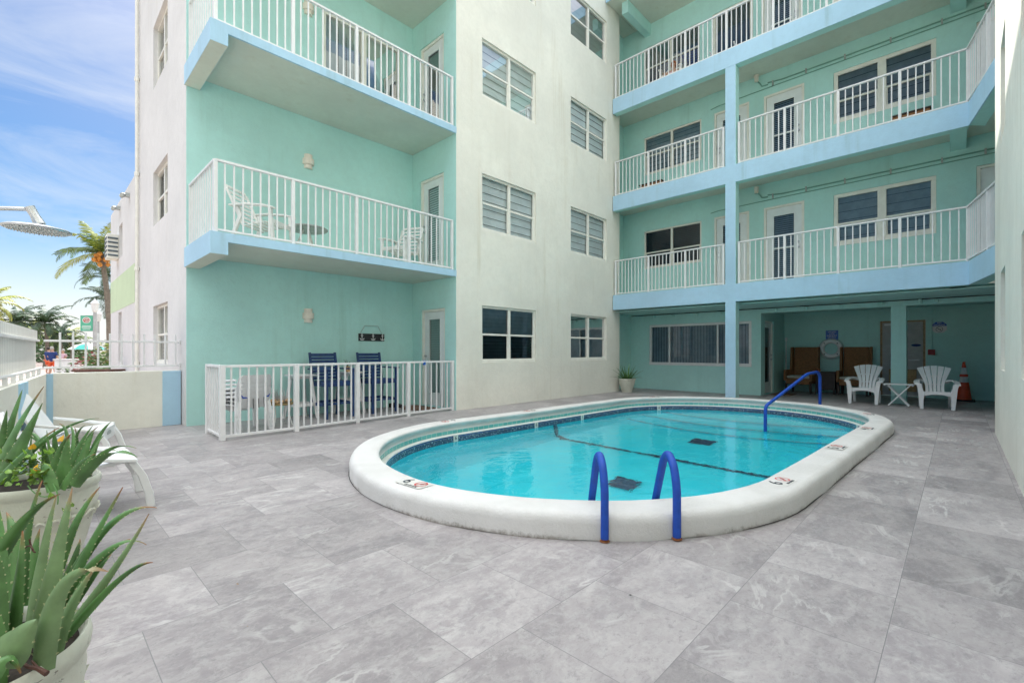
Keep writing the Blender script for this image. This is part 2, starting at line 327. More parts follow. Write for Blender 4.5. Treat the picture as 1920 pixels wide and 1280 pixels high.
def bark_ground():
    m, N, b = newmat('promenade_concrete'); co = objco(N)
    c = N.mix(N.ramp(N.noise(co, 0.3, 6, 0.6), 0.3, 0.7), (0.36, 0.27, 0.24), (0.43, 0.34, 0.30)); c = N.mix(N.ramp(N.noise(co, 6, 5), 0.5, 0.8, 0, 0.3), c, (0.40, 0.33, 0.29))
    N.put(c, b.inputs['Base Color']); b.inputs['Roughness'].default_value = 0.9
    m, N, b = newmat('beach_sand'); co = objco(N)
    N.put(N.mix(N.ramp(N.noise(co, 0.2, 7, 0.6), 0.3, 0.7), (0.36, 0.31, 0.24), (0.46, 0.41, 0.33)), b.inputs['Base Color']); b.inputs['Roughness'].default_value = 0.95
bark_ground()

# ------------------------------------------------------------------ mesh helper
class MB:
    def __init__(s): s.v = []; s.f = []; s.m = []; s.uv = {}; s.mats = []
    def slot(s, m):
        if None not in s.mats: s.mats.insert(0, None)
        if m not in s.mats: s.mats.append(m)
        return s.mats.index(m)
    def poly(s, pts, m=None, uv=None):
        i = len(s.v); s.v += [tuple(p) for p in pts]; s.f.append(tuple(range(i, i+len(pts)))); s.m.append(s.slot(m))
        if uv: s.uv[len(s.f)-1] = uv
    def box(s, c, d, m=None, R=None):
        cx, cy, cz = c; hx, hy, hz = d[0]/2, d[1]/2, d[2]/2
        P = [Vector((x, y, z)) for x in (-hx, hx) for y in (-hy, hy) for z in (-hz, hz)]
        if R is not None: P = [R @ p for p in P]
        i = len(s.v); s.v += [(p.x+cx, p.y+cy, p.z+cz) for p in P]
        for q in ((0, 1, 3, 2), (4, 6, 7, 5), (0, 4, 5, 1), (2, 3, 7, 6), (0, 2, 6, 4), (1, 5, 7, 3)):
            s.f.append(tuple(i+k for k in q)); s.m.append(s.slot(m))
    def bb(s, x0, x1, y0, y1, z0, z1, m=None): s.box(((x0+x1)/2, (y0+y1)/2, (z0+z1)/2), (abs(x1-x0), abs(y1-y0), abs(z1-z0)), m)
    def bar(s, a, b, w, h, m=None, up=(0, 0, 1)):
        a = Vector(a); b = Vector(b); z = (b-a); L = z.length; z.normalize(); u = Vector(up)
        x = u.cross(z)
        if x.length < 1e-4: x = Vector((1, 0, 0)).cross(z)
        x.normalize(); y = z.cross(x); R = Matrix((x, y, z)).transposed()
        s.box((a+b)/2, (w, h, L), m, R)
    def prism(s, pts, a, b, axis='z', m=None):
        # pts: 2D outline; extruded along axis from a to b
        def V(p, t): return {'z': (p[0], p[1], t), 'y': (p[0], t, p[1]), 'x': (t, p[0], p[1])}[axis]
        n = len(pts); s.poly([V(p, a) for p in pts], m); s.poly([V(p, b) for p in reversed(pts)], m)
        for i in range(n):
            p, q = pts[i], pts[(i+1) % n]; s.poly([V(p, a), V(p, b), V(q, b), V(q, a)], m)
    def tube(s, path, r, n=8, m=None, caps=True):
        P = [Vector(p) for p in path]; rr = r if isinstance(r, (list, tuple)) else [r]*len(P)
        i0 = len(s.v); prev = None
        for k, p in enumerate(P):
            t = (P[min(k+1, len(P)-1)]-P[max(k-1, 0)]).normalized()
            if prev is None: a = Vector((0, 0, 1)) if abs(t.z) < 0.9 else Vector((1, 0, 0)); x = t.cross(a).normalized()
            else: x = (prev - t*prev.dot(t)).normalized()
            prev = x; y = t.cross(x)
            for j in range(n):
                q = p + (x*cos(2*pi*j/n)+y*sin(2*pi*j/n))*rr[k]; s.v.append(tuple(q))
        for k in range(len(P)-1):
            for j in range(n):
                a = i0+k*n+j; b = i0+k*n+(j+1) % n; s.f.append((a, b, b+n, a+n)); s.m.append(s.slot(m))
        if caps:
            s.f.append(tuple(i0+j for j in reversed(range(n)))); s.m.append(s.slot(m))
            s.f.append(tuple(i0+(len(P)-1)*n+j for j in range(n))); s.m.append(s.slot(m))
    def lathe(s, prof, c=(0, 0, 0), n=24, m=None, a0=0, a1=2*pi, sx=1, sy=1):
        i0 = len(s.v); full = abs(a1-a0-2*pi) < 1e-6; N_ = n if full else n+1
        for r, z in prof:
            for j in range(N_):
                a = a0+(a1-a0)*j/n; s.v.append((c[0]+r*cos(a)*sx, c[1]+r*sin(a)*sy, c[2]+z))
        for k in range(len(prof)-1):
            for j in range(n):
                a = i0+k*N_+j; b = i0+k*N_+((j+1) % N_); s.f.append((a, b, b+N_, a+N_)); s.m.append(s.slot(m))
    def grid(s, rows, m=None, closed=False, uv=None):
        i0 = len(s.v); n = len(rows[0])
        for r in rows: s.v += [tuple(p) for p in r]
        for k in range(len(rows)-1):
            for j in range(n if closed else n-1):
                a = i0+k*n+j; b = i0+k*n+(j+1) % n; s.f.append((a, b, b+n, a+n)); s.m.append(s.slot(m))
                if uv:
                    u0, u1 = uv[0][j], uv[0][j+1]; v0, v1 = uv[1][k], uv[1][k+1]; s.uv[len(s.f)-1] = [(u0, v0), (u1, v0), (u1, v1), (u0, v1)]
def _build(s, name, mat, parent=None, smooth=False, bevel=0, subsurf=0, sharp=40):
    mats = [mat] + [m for m in s.mats if m is not None and m != mat]
    me = bpy.data.meshes.new(name); me.from_pydata(s.v, [], s.f)
    for m in mats: me.materials.append(M[m])
    if len(mats) > 1:
        rm = [0 if m is None or m == mat else mats.index(m) for m in s.mats]; me.polygons.foreach_set('material_index', [rm[k] for k in s.m])
    if s.uv:
        ul = me.uv_layers.new(name='UVMap')
        for fi, us in s.uv.items():
            for k, li in enumerate(me.polygons[fi].loop_indices): ul.data[li].uv = us[k]
    bm = bmesh.new(); bm.from_mesh(me); bmesh.ops.remove_doubles(bm, verts=bm.verts, dist=1e-5); bmesh.ops.recalc_face_normals(bm, faces=bm.faces); bm.to_mesh(me); bm.free()
    if smooth:
        for p in me.polygons: p.use_smooth = True
        me.set_sharp_from_angle(angle=radians(sharp))
    o = bpy.data.objects.new(name, me); COL.objects.link(o)
    if bevel:
        b = o.modifiers.new('bevel', 'BEVEL'); b.width = bevel; b.segments = 2; b.limit_method = 'ANGLE'; b.angle_limit = radians(35)
    if subsurf:
        b = o.modifiers.new('sub', 'SUBSURF'); b.levels = subsurf; b.render_levels = subsurf
    if parent is not None:
        o.parent = parent
        if parent.name in WORLD: o.matrix_parent_inverse = Matrix.Translation(-parent.location)
    return o
MB.build = _build
WORLD = set()
def thing(name, label, cat, loc=(0, 0, 0), rz=0, group=None, world=False):
    o = bpy.data.objects.new(name, None); COL.objects.link(o); o.empty_display_size = 0.2
    o.location = loc; o.rotation_euler = (0, 0, rz); o['label'] = label; o['category'] = cat
    if group: o['group'] = group
    if world: WORLD.add(o.name)
    return o
def tag(o, label, cat, group=None):
    o['label'] = label; o['category'] = cat
    if group: o['group'] = group
    return o
def dup(root, loc, rz, label=None, group=None):
    def cp(o, par):
        c = o.copy(); COL.objects.link(c); c.parent = par
        for ch in list(o.children): cp(ch, c)
        return c
    r = root.copy(); COL.objects.link(r); r.location = loc; r.rotation_euler = (0, 0, rz)
    if label: r['label'] = label
    if group: r['group'] = group
    for ch in list(root.children): cp(ch, r)
    return r
def text(name, s, size, mat, parent, mtx, ext=0.001, align='CENTER'):
    cu = bpy.data.curves.new('t', 'FONT'); cu.body = s; cu.size = size; cu.extrude = ext; cu.align_x = align; cu.align_y = 'CENTER'
    t = bpy.data.objects.new('t', cu); COL.objects.link(t); dg = bpy.context.evaluated_depsgraph_get()
    me = bpy.data.meshes.new_from_object(t.evaluated_get(dg)); bpy.data.objects.remove(t); me.materials.clear(); me.materials.append(M[mat])
    me.transform(mtx); o = bpy.data.objects.new(name, me); COL.objects.link(o); o.parent = parent
    if parent is not None and parent.name in WORLD: o.matrix_parent_inverse = Matrix.Translation(-parent.location)
    return o
def bez(a, b, c, n):
    a, b, c = Vector(a), Vector(b), Vector(c); return [a*(1-t)**2+b*2*t*(1-t)+c*t*t for t in [i/n for i in range(n+1)]]
def rounded(path, rad=0.06, n=5):
    P = [Vector(p) for p in path]; out = [P[0]]
    for i in range(1, len(P)-1):
        a, b, c = P[i-1], P[i], P[i+1]; r = min(rad, (a-b).length*0.49, (c-b).length*0.49)
        out += bez(b+(a-b).normalized()*r, b, b+(c-b).normalized()*r, n)
    return out+[P[-1]]

# ------------------------------------------------------------------ the pool outline
def outline(off, n=44):
    out = []
    for i in range(n+1):
        a = pi/2 + pi*i/n; r = 2.42-off; out.append((4.35+r*cos(a), 3.27+r*sin(a)))
    m_ = 10; p0 = out[-1]; p1 = (8.75, 3.13-(2.44-off))
    for i in range(1, m_): out.append((p0[0]+(p1[0]-p0[0])*i/m_, p0[1]+(p1[1]-p0[1])*i/m_))
    for i in range(n+1):
        a = -pi/2 + pi*i/n; r = 2.44-off; out.append((8.75+r*cos(a), 3.13+r*sin(a)))
    p0 = out[-1]; p1 = out[0]
    for i in range(1, m_): out.append((p0[0]+(p1[0]-p0[0])*i/m_, p0[1]+(p1[1]-p0[1])*i/m_))
    return out
def arclen(pts):
    L = [0]
    for i in range(len(pts)):
        p, q = pts[i], pts[(i+1) % len(pts)]; L.append(L[-1]+sqrt((p[0]-q[0])**2+(p[1]-q[1])**2))
    return L
WATER = -0.10

# ------------------------------------------------------------------ ground and setting
def struct(o): o['kind'] = 'structure'; return o
# pool deck: one sheet with the pool cut out
g = MB(); hole = outline(0.03); n = len(hole); cx, cy = 6.5, 3.2
def ray_rect(p, x0, x1, y0, y1):
    dx, dy = p[0]-cx, p[1]-cy; t = min((x1-cx)/dx if dx > 1e-9 else ((x0-cx)/dx if dx < -1e-9 else 1e9), (y1-cy)/dy if dy > 1e-9 else ((y0-cy)/dy if dy < -1e-9 else 1e9)); return (cx+dx*t, cy+dy*t)
X0, X1, Y0, Y1 = -7.0, 17.0, -4.0, 9.56
outer = [ray_rect(p, X0, X1, Y0, Y1) for p in hole]
corners = [(X0, Y0), (X1, Y0), (X1, Y1), (X0, Y1)]
for i in range(n):
    a, b = hole[i], hole[(i+1) % n]; c, d = outer[(i+1) % n], outer[i]
    pts = [(a[0], a[1], 0), (b[0], b[1], 0), (c[0], c[1], 0)]
    for k in corners:   # include a rectangle corner when the two rays hit different sides
        if not (abs(c[0]-d[0]) < 1e-6 or abs(c[1]-d[1]) < 1e-6) and ((abs(k[0]-c[0]) < 1e-6 or abs(k[1]-c[1]) < 1e-6) and (abs(k[0]-d[0]) < 1e-6 or abs(k[1]-d[1]) < 1e-6)): pts.append((k[0], k[1], 0))
    pts.append((d[0], d[1], 0)); g.poly(pts)
struct(g.build('pool_deck', 'stone_tile'))
# keep the pool basin clear of the big sheet: the sheet is cut round the deck
g = MB()
for (a, b, c, d) in ((-1500, X0, -1500, 1500), (X1, 1500, -1500, 1500), (X0, X1, -1500, Y0), (X0, X1, Y1, 1500)): g.poly([(a, c, -0.26), (b, c, -0.26), (b, d, -0.26), (a, d, -0.26)])
struct(g.build('ground', 'beach_sand'))
g = MB(); g.poly([(-6.5, 10.2, -0.255), (1.75, 10.2, -0.255), (5.2, 90, -0.255), (-2.5, 90, -0.255)]); g.poly([(-6.5, -40, -0.255), (-7.02, -40, -0.255), (-7.02, 10.2, -0.255), (-6.5, 10.2, -0.255)])
struct(g.build('promenade', 'promenade_concrete'))

# ------------------------------------------------------------------ swimming pool
pool = thing('swimming_pool', 'oval swimming pool with raised white coping and a band of navy mosaic', 'swimming pool', (6.5, 3.2, 0), world=True)
prof = [(0.0, -0.02), (0.0, 0.105), (0.006, 0.132), (0.018, 0.152), (0.036, 0.165), (0.06, 0.171), (0.17, 0.174), (0.262, 0.173), (0.282, 0.168), (0.292, 0.156), (0.293, 0.138), (0.282, 0.122), (0.262, 0.108), (0.252, 0.088), (0.258, 0.064), (0.275, 0.048)]
g = MB(); rows = []
for off, z in prof:
    r = []
    for i, (x, y) in enumerate(outline(off)):
        jig = 0.004*sin(x*3.1+y*1.7)+0.003*sin(x*7.3-y*5.9); r.append((x+jig*(0.4 if off > .2 else 1), y+jig*(0.4 if off > .2 else 1), z+0.003*sin(x*2.3+y*4.1)))
    rows.append(r)
g.grid(rows, closed=True); g.build('coping', 'coping_plaster', pool, smooth=True, sharp=60)
def band(name, mat, o0, z0, o1, z1, smooth=True):
    g = MB(); a = outline(o0); b = outline(o1); L = arclen(a)
    for i in range(len(a)):
        j = (i+1) % len(a); H = sqrt((z0-z1)**2+(o0-o1)**2)
        g.poly([(*a[i], z0), (*a[j], z0), (*b[j], z1), (*b[i], z1)], None, [(L[i], H), (L[i+1], H), (L[i+1], 0), (L[i], 0)])
    return g.build(name, mat, pool, smooth=smooth)
band('aqua_band', 'aqua_tile', 0.275, 0.05, 0.278, -0.008)
g = MB(); rows = [[(x, y, z) for x, y in outline(o)] for o, z in ((0.276, -0.006), (0.30, 0.0), (0.335, 0.0), (0.345, -0.006), (0.345, -0.020))]
g.grid(rows, closed=True); g.build('tile_ledge', 'marker_tile', pool, smooth=True, sharp=60)
band('mosaic_border', 'mosaic_navy', 0.342, -0.018, 0.342, -0.044)
band('mosaic_border', 'mosaic_mixed', 0.3425, -0.044, 0.3425, -0.170)
# basin: walls and sloping floor with steps at the far end
def zf(x):
    if x < 4.2: return -1.60
    if x < 6.6: return -1.60+(x-4.2)/2.4*0.30
    if x < 9.2: return -1.30+(x-6.6)/2.6*0.30
    return -1.00
g = MB(); top = outline(0.344); bot = outline(0.50)
rows = [[(x, y, -0.168) for x, y in outline(0.344)], [(x, y, -0.6) for x, y in outline(0.36)], [(x, y, zf(x)+0.18) for x, y in outline(0.40)], [(x, y, zf(x)+0.04) for x, y in outline(0.48)], [(x, y, zf(x)) for x, y in outline(0.62)]]
g.grid(rows, closed=True)
o2 = outline(0.62); N2 = len(o2)
for k in range(1, 12):
    a = outline(0.62+(k-1)*0.15) if k > 1 else o2; b = outline(0.62+k*0.15)
    for i in range(N2):
        j = (i+1) % N2; g.poly([(*a[i], zf(a[i][0])), (*a[j], zf(a[j][0])), (*b[j], zf(b[j][0])), (*b[i], zf(b[i][0]))])
last = outline(0.62+11*0.15)
for i in range(0, N2//2-1):
    a, b, c, d = last[i], last[i+1], last[N2-2-i], last[N2-1-i]; g.poly([(p[0], p[1], zf(p[0])) for p in (a, b, c, d)])
g.build('basin', 'pool_plaster', pool, smooth=True, sharp=30)
def step(x0, z, bulge):
    pts = [p for p in outline(0.345, 60) if p[0] > x0+0.02]; pts.sort(key=lambda p: math.atan2(p[1]-3.13, p[0]-8.4))
    ya, yb = pts[-1][1], pts[0][1]; fr = [(x0-bulge*sin(pi*i/14), ya+(yb-ya)*i/14) for i in range(15)]
    g = MB(); poly = pts+fr; g.poly([(x, y, z) for x, y in poly])
    for i in range(14): a, b = fr[i], fr[i+1]; g.poly([(a[0], a[1], z), (b[0], b[1], z), (b[0], b[1], -1.2), (a[0], a[1], -1.2)])
    s = g.build('pool_step', 'pool_plaster', pool)
    g = MB()
    for i in range(14): g.bar((fr[i][0], fr[i][1], z+0.004), (fr[i+1][0], fr[i+1][1], z+0.004), 0.045, 0.01)
    g.build('step_edge', 'mosaic_navy', s)
step(9.95, -0.42, 0.35); step(9.45, -0.68, 0.45); step(8.95, -0.92, 0.5)
g = MB()
for k in range(22):
    y0 = 1.12+k*0.198; y1 = y0+0.198; x = 6.6; g.poly([(x-0.035, y0, zf(x-0.035)+0.035), (x+0.035, y0, zf(x+0.035)+0.035), (x+0.035, y1, zf(x+0.035)+0.035), (x-0.035, y1, zf(x-0.035)+0.035)], None, [(0, k*.2), (.14, k*.2), (.14, k*.2+.2), (0, k*.2+.2)])
for pa in ([(5.272, -0.172), (5.255, -0.6), (5.212, -1.11), (5.135, -1.235), (4.98, -1.262)], [(1.125, -0.172), (1.14, -0.6), (1.18, -1.11), (1.26, -1.235), (1.40, -1.262)]):
    for (ya_, za_), (yb_, zb_) in zip(pa, pa[1:]): g.bar((6.6, ya_, za_), (6.6, yb_, zb_), 0.07, 0.035)
g.build('floor_line', 'drain_tile', pool)
for (x, y) in ((5.32, 3.12), (7.86, 3.12)):
    g = MB(); s_ = 0.19; g.poly([(x-s_, y-s_, zf(x-s_)+0.03), (x+s_, y-s_, zf(x+s_)+0.03), (x+s_, y+s_, zf(x+s_)+0.03), (x-s_, y+s_, zf(x-s_)+0.03)], None, [(0, 0), (.54, 0), (.54, .54), (0, .54)])
    g.build('drain_mat', 'drain_tile', pool)
g = MB(); ol = outline(0.3435); g.poly([(x, y, WATER) for x, y in ol]); wt = g.build('water', 'pool_water'); struct(wt)
if wt.data.polygons[0].normal.z < 0: wt.data.flip_normals()
# joint between coping and deck
g = MB(); a = outline(-0.006); b = outline(0.004)
for i in range(len(a)): j = (i+1) % len(a); g.poly([(*a[i], 0.0045), (*a[j], 0.0045), (*b[j], 0.0045), (*b[i], 0.0045)])
g.build('joint_sealant', 'sealant', pool)
# depth markers on the coping: digit, small no-diving ring and lettering
def coping_marker(x, y, ang, digit, z=0.176):
    # ang: reading direction
    R = Matrix.Translation((x, y, z)) @ Matrix.Rotation(ang, 4, 'Z')
    g = MB(); 
    def q(pts): g.poly([R @ Vector(p) for p in pts])
    q([(-0.15, -0.075, 0), (0.15, -0.075, 0), (0.15, 0.075, 0), (-0.15, 0.075, 0)])
    t = g.build('depth_marker', 'marker_tile', pool)
    def sub(nm, s, size, mat, lx, ly):
        o = text(nm, s, size, mat, None, R @ Matrix.Translation((lx, ly, 0.002)), 0.0006); o.parent = t
    sub('digit', digit, 0.15, 'dark_mark', -0.085, 0.01); sub('lettering', 'NO DIVING', 0.028, 'dark_mark', 0.03, -0.058)
    g = MB(); ring = []
    for k in range(20):
        a0, a1 = 2*pi*k/20, 2*pi*(k+1)/20; cxy = (0.07, 0.015); g.poly([R @ Vector((cxy[0]+rr*cos(aa), cxy[1]+rr*sin(aa), 0.002)) for rr, aa in ((0.055, a0), (0.055, a1), (0.045, a1), (0.045, a0))])
    g.poly([R @ Vector(p) for p in ((0.034, -0.018, 0.003), (0.042, -0.026, 0.003), (0.106, 0.048, 0.003), (0.098, 0.056, 0.003))]); o = g.build('no_diving_symbol', 'red_mark', None); o.parent = t
    g = MB(); g.poly([R @ Vector(p) for p in ((0.045, 0.0, 0.0025), (0.05, -0.008, 0.0025), (0.095, 0.02, 0.0025), (0.09, 0.028, 0.0025))]); g.poly([R @ Vector(p) for p in ((0.06, 0.03, 0.0025), (0.066, 0.03, 0.0025), (0.085, 0.002, 0.0025), (0.078, 0.0, 0.0025))]); o = g.build('diver_symbol', 'dark_mark', None); o.parent = t
from mathutils import geometry
ol17 = outline(0.17)
for (x, y, dg) in ((2.086, 3.05, '6'), (4.135, 0.99, '6'), (5.947, 0.91, '5'), (7.905, 0.87, '4'), (9.689, 1.10, '3'), (4.3, 5.5, '6'), (6.1, 5.53, '5'), (9.956, 5.05, '4')):
    i = min(range(len(ol17)), key=lambda k: (ol17[k][0]-x)**2+(ol17[k][1]-y)**2); p = ol17[i-1]; q = ol17[(i+1) % len(ol17)]
    coping_marker(ol17[i][0], ol17[i][1], math.atan2(q[1]-p[1], q[0]-p[0]), dg)
olm = outline(0.3405)
for (x, y, dg) in ((4.306, 5.262, '6'), (5.976, 5.288, '6'), (7.3, 5.22, '5'), (9.841, 4.878, '4'), (9.6, 1.3, '3')):
    i = min(range(len(olm)), key=lambda k: (olm[k][0]-x)**2+(olm[k][1]-y)**2); p = Vector(olm[i-1]); q = Vector(olm[(i+1) % len(olm)]); t_ = (q-p).normalized(); c_ = Vector(olm[i])
    nx_ = Vector((-t_.y, t_.x))   # towards the water
    g = MB(); a = c_-t_*0.045+nx_*0.004; b = c_+t_*0.045+nx_*0.004; g.poly([(a.x, a.y, -0.15), (b.x, b.y, -0.15), (b.x, b.y, -0.017), (a.x, a.y, -0.017)]); o = g.build('waterline_number', 'marker_tile', pool)
    ang = math.atan2(-t_.y, -t_.x); text('digit', dg, 0.085, 'dark_mark', o, Matrix.Translation((c_.x+nx_.x*0.007, c_.y+nx_.y*0.007, -0.058)) @ Matrix.Rotation(ang, 4, 'Z') @ Matrix.Rotation(pi/2, 4, 'X') , 0.0005)

# pool hand rails
rr = thing('grab_rail', 'blue foam covered grab rail over the near coping, nearest the left of the ladder pair', 'grab rail', (2.553, 1.634, 0), math.atan2(0.72, 0.69))
g = MB(); path = rounded([(0, 0, 0.02), (0.0, 0, 0.34), (0.055, 0, 0.475), (0.15, 0, 0.535), (0.235, 0, 0.47), (0.40, 0, 0.13), (0.46, 0, -0.02), (0.47, 0, -0.75)], 0.07, 5); g.tube(path, 0.0265, 14)
g.build('foam_sleeve', 'rail_foam', rr, smooth=True)
g = MB(); g.tube([(0, 0, 0.001), (0, 0, 0.035)], 0.025, 14); g.lathe([(0.0, 0.004), (0.033, 0.004), (0.031, 0.008), (0.0, 0.010)], n=18); g.build('rusty_base', 'rust', rr, smooth=True)
r2 = dup(rr, (2.900, 1.312, 0), math.atan2(0.72, 0.69), 'blue foam covered grab rail with the rustier foot, right one of the ladder pair')
for o in (rr, r2): o['group'] = 'ladder grab rails at the near coping'
g = MB()
for o in list(r2.children):
    if o.name.startswith('rusty_base'): o.scale = (1.02, 1.02, 1.9)
hr = thing('hand_rail', 'long blue foam covered hand rail slanting down into the far end of the pool', 'hand rail', (11.32, 2.06, 0), math.atan2(2.45-2.06, 8.98-11.32))
g = MB(); g.tube(rounded([(0, 0, 0.0), (0, 0, 0.72), (0.12, 0, 0.80), (0.62, 0, 0.775), (2.35, 0, 0.26), (2.372, 0, 0.15), (2.372, 0, -0.62)], 0.11, 6), 0.028, 12); g.build('foam_sleeve', 'rail_foam', hr, smooth=True)
g = MB(); g.tube([(0, 0, 0.0), (0, 0, 0.03)], 0.03, 12); g.lathe([(0.0, 0.004), (0.05, 0.004), (0.045, 0.014), (0.0, 0.016)], n=18); g.build('base_plate', 'steel', hr, smooth=True)

# ------------------------------------------------------------------ buildings
def place(axis, pos):
    # returns f(a, z, d): a along the wall, d towards the outside
    if axis == 'x': return lambda a, z, d: (pos-d, a, z)      # wall facing -X
    if axis == 'y': return lambda a, z, d: (a, pos-d, z)      # wall facing -Y
    if axis == 'Y': return lambda a, z, d: (a, pos+d, z)      # wall facing +Y
def wallmesh(axis, pos, a0, a1, z0, z1, holes=(), rev=0.10):
    F = place(axis, pos); g = MB(); A = sorted({a0, a1, *[h[0] for h in holes], *[h[1] for h in holes]}); Z_ = sorted({z0, z1, *[h[2] for h in holes], *[h[3] for h in holes]})
    for i in range(len(A)-1):
        for k in range(len(Z_)-1):
            am, zm = (A[i]+A[i+1])/2, (Z_[k]+Z_[k+1])/2
            if any(h[0] < am < h[1] and h[2] < zm < h[3] for h in holes): continue
            g.poly([F(A[i], Z_[k], 0), F(A[i+1], Z_[k], 0), F(A[i+1], Z_[k+1], 0), F(A[i], Z_[k+1], 0)])
    for a, b, c, d in holes:
        g.poly([F(a, c, 0), F(a, d, 0), F(a, d, -rev), F(a, c, -rev)]); g.poly([F(b, c, 0), F(b, d, 0), F(b, d, -rev), F(b, c, -rev)])
        g.poly([F(a, c, 0), F(b, c, 0), F(b, c, -rev), F(a, c, -rev)]); g.poly([F(a, d, 0), F(b, d, 0), F(b, d, -rev), F(a, d, -rev)])
    return g
def fbox(g, F, a0, a1, z0, z1, d0, d1, m=None):
    p, q = F(a0, z0, d0), F(a1, z1, d1); g.bb(min(p[0], q[0]), max(p[0], q[0]), min(p[1], q[1]), max(p[1], q[1]), min(p[2], q[2]), max(p[2], q[2]), m)
def zigzag(g, F, a0, a1, z0, z1, d, step, depth, vertical=False):
    n = max(2, int(((a1-a0) if vertical else (z1-z0))/step))
    for i in range(n):
        if vertical:
            u0 = a0+(a1-a0)*i/n; u1 = a0+(a1-a0)*(i+0.96)/n; g.poly([F(u0, z0, d), F(u1, z0, d-depth), F(u1, z1, d-depth), F(u0, z1, d)])
        else:
            u0 = z0+(z1-z0)*i/n; u1 = z0+(z1-z0)*(i+(0.985 if depth < 0.02 else 0.9))/n; g.poly([F(a0, u0, d), F(a1, u0, d), F(a1, u1, d-depth), F(a0, u1, d-depth)])
def window(par, axis, pos, h, rec=0.06, cols=2, rows=2, fr=0.05, mul=0.07, blind='shade_cloth', glass='tinted_glass', style='h', step=0.09, split=0.5, blind2=None, name='window', widths=None, frame='cream_frame'):
    F = place(axis, pos); a0, a1, z0, z1 = h; g = MB(); e = 0.002
    a0 += e; a1 -= e; z0 += e; z1 -= e; dF = -rec
    fbox(g, F, a0, a1, z1-fr, z1, dF-0.04, dF+0.02); fbox(g, F, a0, a1, z0, z0+fr*1.2, dF-0.04, dF+0.035)
    fbox(g, F, a0, a0+fr, z0+fr*1.2, z1-fr, dF-0.04, dF+0.018); fbox(g, F, a1-fr, a1, z0+fr*1.2, z1-fr, dF-0.04, dF+0.018)
    cuts = [a0+fr/2]+[a0+(a1-a0)*(w_ if widths else 0) for w_ in (widths or [])] if widths else [a0+(a1-a0)*i/cols for i in range(cols)]
    cuts = cuts[1:]
    for c in cuts: fbox(g, F, c-mul/2, c+mul/2, z0+fr*1.2, z1-fr, dF-0.04, dF+0.022)
    zm = z0+(z1-z0)*split
    ed = [a0+fr]+sorted([v for c in cuts for v in (c-mul/2, c+mul/2)])+[a1-fr]
    if rows == 2:
        for i in range(0, len(ed), 2):
            fbox(g, F, ed[i], ed[i+1], zm-0.022, zm+0.022, dF-0.03, dF+0.012)
            for q in (ed[i], ed[i+1]-0.022): fbox(g, F, q, q+0.022, z0+fr*1.2, zm-0.022, dF-0.028, dF+0.004)   # lower sash stiles
            fbox(g, F, ed[i]+0.022, ed[i+1]-0.022, z0+fr*1.2, z0+fr*1.2+0.025, dF-0.028, dF+0.004)
    o = g.build(name, frame, par, bevel=0.004)
    g = MB(); p = [F(a0+fr*0.5, z0+fr*.5, dF-0.02), F(a1-fr*0.5, z0+fr*.5, dF-0.02), F(a1-fr*0.5, z1-fr*.5, dF-0.02), F(a0+fr*0.5, z1-fr*.5, dF-0.02)]; g.poly(p); g.build('pane', glass, o)
    g = MB()
    if blind2 and rows == 2: zigzag(g, F, a0+0.01, a1-0.01, zm, z1-0.01, dF-0.06, step, 0.012)
    elif style == 'v': zigzag(g, F, a0+0.01, a1-0.01, z0+0.01, z1-0.01, dF-0.06, step, 0.02, True)
    else: zigzag(g, F, a0+0.01, a1-0.01, z0+0.01, z1-0.01, dF-0.06, step, 0.018 if style == 'h' else 0.04)
    g.build('blind', blind, o)
    if blind2:
        g = MB(); zigzag(g, F, a0+0.01, a1-0.01, z0+0.01, zm, dF-0.06, 0.07, 0.03); g.build('blind', blind2, o)
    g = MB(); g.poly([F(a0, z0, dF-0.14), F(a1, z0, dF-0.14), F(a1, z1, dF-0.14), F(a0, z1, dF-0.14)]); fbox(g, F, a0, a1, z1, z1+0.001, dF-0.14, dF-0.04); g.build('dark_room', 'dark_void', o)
    return o
